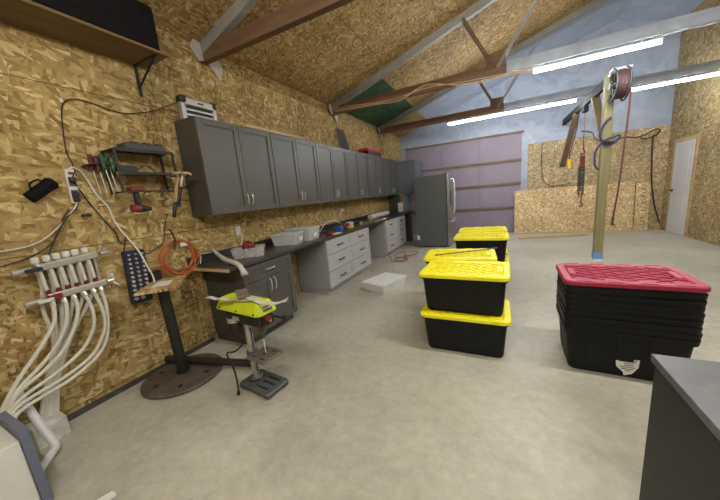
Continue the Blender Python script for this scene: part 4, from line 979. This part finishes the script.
# ------------------------------------------------------------------ hoist post and beam
t = thing('hoist_frame', (4.545, 6.15, 0), 'tall wooden post with an overhead hoist beam and braces', 'hoist frame')
M().box((4.487, 6.08, 0), (4.603, 6.22, 3.02)).build('post', LUMB_POST, t, bevel=.005)
lab(M().box((4.483, 6.076, .05), (4.607, 6.224, .17)).build('tape_band', BLUETAPE, t), 'blue tape around the post foot')
lab(M().box((4.484, 6.077, .0), (4.606, 6.223, .05)).build('post_foot', WHITEP, t), 'white wrap at the post foot')
lab(M().box((4.505, 6.22, 2.86), (4.565, YB-.016, 3.0)).build('beam', paint('matt_track', (.05, .045, .045), .85, spec=.2), t, bevel=.003), 'grey steel track beam')
M().bar((4.535, 6.85, 2.86), (4.535, 6.22, 2.12), .05, .12, (1,0,0)).build('brace', LUMB_DARKY, t)
M().bar((4.535, 8.25, 2.86), (4.535, 9.62, 1.80), .05, .12, (1,0,0)).build('brace', LUMB_DARKY, t)
# chain hoist
t = thing('chain_hoist', (4.535, 7.5, .9), 'red and black chain hoist hanging from the beam', 'chain hoist')
M().box((4.49, 7.42, 2.74), (4.58, 7.58, 2.85)).build('trolley', DARKP, t, bevel=.01)
M().tube([(4.535, 7.5, 2.74), (4.535, 7.5, 2.05)], .007, 6).build('upper_chain', REDH, t)
m = M().tube([(4.535, 7.5, 2.06), (4.55, 7.5, 2.02), (4.56, 7.5, 1.95), (4.52, 7.5, 1.92), (4.51, 7.5, 1.97)], .013, 8, 4).rbox((4.495, 7.46, 1.68), (4.575, 7.54, 1.90), .02)
lab(m.build('hoist_block', REDB, t), 'red hoist block')
def chain(x, y, z0, z1):
    m = M(); z = z0; k = 0
    while z > z1:
        w = .013; h = .024
        P = [(w*math.cos(a), h*math.sin(a)) for a in [2*PI*i/8 for i in range(8)]]
        m.tube([(x+(p if k % 2 else 0), y+(0 if k % 2 else p), z+q) for p, q in P], .006, 5, 0, closed=True); z -= .036; k += 1
    return m
for i, (dx, dy, a, b) in enumerate(((-.05, 0, 1.68, 1.12), (-.02, .02, 1.66, 1.05), (.015, -.01, 1.68, .98), (.045, .02, 1.66, 1.1), (.0, .04, 1.68, 1.2))):
    chain(4.535+dx, 7.5+dy, a, b).build('chain', DARKP, t)
lab(M().tube([(4.55, 7.49, .98), (4.55, 7.49, .94), (4.575, 7.49, .90), (4.55, 7.49, .86), (4.52, 7.49, .88)], .014, 8, 4).build('load_hook', REDB, t), 'red load hook')
t = thing('pendant_control', (4.5, 8.5, 1.7), 'yellow pendant control hanging on a black cable from the beam', 'control')
M().rbox((4.455, 8.46, 1.70), (4.525, 8.54, 1.91), .015).build('control_body', YCTRL, t)
M().tube([(4.49, 8.5, 1.91), (4.49, 8.48, 2.05), (4.50, 8.35, 2.2), (4.52, 8.1, 2.5), (4.535, 8.0, 2.84)], .011, 7, 5).build('cable', CORDB, t)
# hose reel on the post
t = thing('hose_reel', (4.62, 6.03, 2.55), 'black and red hose reel mounted high on the wooden post', 'hose reel')
ax = Vector((1, 0, 0)); c = Vector((4.60, 5.93, 2.79))
for dx in (-.075, .075):
    m = M(); n = 28
    m.tube([(c.x+dx, c.y+.225*math.cos(a), c.z+.225*math.sin(a)) for a in [2*PI*i/n for i in range(n)]], .012, 7, 0, closed=True)
    for k in range(6):
        a = PI*k/3; m.bar((c.x+dx, c.y, c.z), (c.x+dx, c.y+.22*math.cos(a), c.z+.22*math.sin(a)), .012, .012, (1,0,0))
    m.build('reel_side', CASEG, t)
m = M()
for k in range(9):
    x = c.x-.066+.0165*k; n = 24
    m.tube([(x, c.y+.185*math.cos(a), c.z+.185*math.sin(a)) for a in [2*PI*i/n for i in range(n)]], .0115, 6, 0, closed=True)
m.build('wound_hose', paint('faded_red_hose', (.065, .028, .028), .6), t)
M().cyl(c+ax*-.11, c+ax*.11, .05, 16).build('drum', CASEG, t)
M().box((4.50, 5.90, 3.0), (4.74, 6.09, 3.03)).box((4.50, 6.03, 2.95), (4.74, 6.078, 3.03)).build('mount_plate', CHROME, t, bevel=.004)
M().tube([(4.70, 5.78, 2.72), (4.705, 5.80, 2.4), (4.70, 5.85, 1.9), (4.69, 5.9, 1.3), (4.675, 5.94, .95), (4.665, 5.95, .80)], .013, 8, 5).build('hose_drop', paint('dusty_red_hose', (.16, .06, .055), .7, spec=.2), t)
lab(M().cyl((4.665, 5.95, .80), (4.66, 5.95, .66), .017, 10).cyl((4.64, 5.95, .69), (4.69, 5.95, .66), .014, 8).build('hose_gun', CASEG, t), 'grey trigger end')
# hoses and cords looped on the post and along the back wall
cord('blue_hose', [(4.57, 6.05, 2.36), (4.50, 6.04, 2.30), (4.45, 6.04, 2.18), (4.45, 6.04, 2.06), (4.52, 6.05, 1.96), (4.62, 6.04, 1.96), (4.68, 6.03, 2.02), (4.68, 6.03, 2.08), (4.62, 6.03, 2.06), (4.54, 6.03, 2.04), (4.46, 6.03, 1.98), (4.40, 6.05, 1.85), (4.40, 6.05, 1.70), (4.42, 6.06, 1.62), (4.46, 6.06, 1.57)], .014, BLUEH, 'blue hose looped around the middle of the wooden post', 'hose')
cord('shop_hose', [(4.52, 7.6, 2.40), (4.55, 7.0, 2.28), (4.48, 6.5, 2.12), (4.50, 6.05, 2.02), (4.62, 6.04, 1.99), (4.70, 6.3, 2.04), (5.2, 7.5, 2.16), (5.8, 8.9, 2.24), (6.1, 9.3, 2.33), (6.3, 9.45, 2.42), (6.4, 9.50, 2.38), (6.32, 9.5, 2.28), (6.15, 9.5, 2.24), (6.05, 9.45, 2.27)], .017, paint('dark_red_rubber', (.075, .024, .022), .6), 'dark red hose strung from the post to the back wall corner', 'hose')
cord('drop_cord', [(6.26, 9.40, 2.30), (6.26, 9.42, 2.08), (6.28, 9.42, 1.7), (6.31, 9.42, 1.25), (6.36, 9.42, .9), (6.42, 9.42, .6), (6.53, 9.40, .2)], .016, CORDB, 'dark cord hanging down the board wall beside the white door', 'cord')
cord('wall_cable', [(4.05, 9.62, 2.45), (4.06, 9.62, 1.9), (4.1, 9.62, 1.5), (4.25, 9.62, 1.32), (4.5, 9.62, 1.30), (4.75, 9.62, 1.33)], .008, CORDB, 'thin dark cable drooping on the board wall left of the hoist', 'cable')

# ------------------------------------------------------------------ charcoal cabinet at the right edge
t = thing('island_cabinet', (3.8, .6, 0), 'dark charcoal cabinet filling the lower right corner', 'cabinet')
M().box((3.455, -.45, .02), (4.35, 1.17, .872)).build('body', paint('island_charcoal', (.027, .027, .027), .55, var=.12, scale=20, spec=.3), t, bevel=.003)
lab(M().box((3.446, -.46, .873), (4.36, 1.178, .90)).build('cabinet_top', paint('slate_top', (.095, .097, .102), .4, var=.2, scale=25), t, bevel=.003), 'grey top surface')
M().box((3.50, -.40, 0), (4.30, 1.12, .02)).build('plinth', DARKP, t)

# ------------------------------------------------------------------ camera, world, view
CX, CZ, F = 2.9868, 1.5035, 281.52
yaw, pit, rol = .4669, .1897, -.0907
fwd = Vector((-math.sin(yaw), math.cos(yaw), 0)); right = Vector((math.cos(yaw), math.sin(yaw), 0)); up = Vector((0,0,1))
f2 = fwd*math.cos(pit)-up*math.sin(pit); u2 = up*math.cos(pit)+fwd*math.sin(pit)
r3 = right*math.cos(rol)+u2*math.sin(rol); u3 = u2*math.cos(rol)-right*math.sin(rol)
cd = bpy.data.cameras.new('camera'); cam = bpy.data.objects.new('camera', cd); COL.objects.link(cam)
cd.sensor_fit = 'HORIZONTAL'; cd.sensor_width = 36; cd.lens = F/720*36; cd.clip_start = .02
cam.matrix_world = Matrix(((r3.x, u3.x, -f2.x, CX), (r3.y, u3.y, -f2.y, 0), (r3.z, u3.z, -f2.z, CZ), (0,0,0,1)))
S.camera = cam
w = bpy.data.worlds.new('world'); S.world = w; w.use_nodes = True
w.node_tree.nodes['Background'].inputs[0].default_value = (.75, .82, 1, 1); w.node_tree.nodes['Background'].inputs[1].default_value = .1
S.view_settings.view_transform = 'Standard'; S.view_settings.look = 'None'; S.view_settings.gamma = 1; S.view_settings.use_curve_mapping = False
S.view_settings.exposure = 0.0
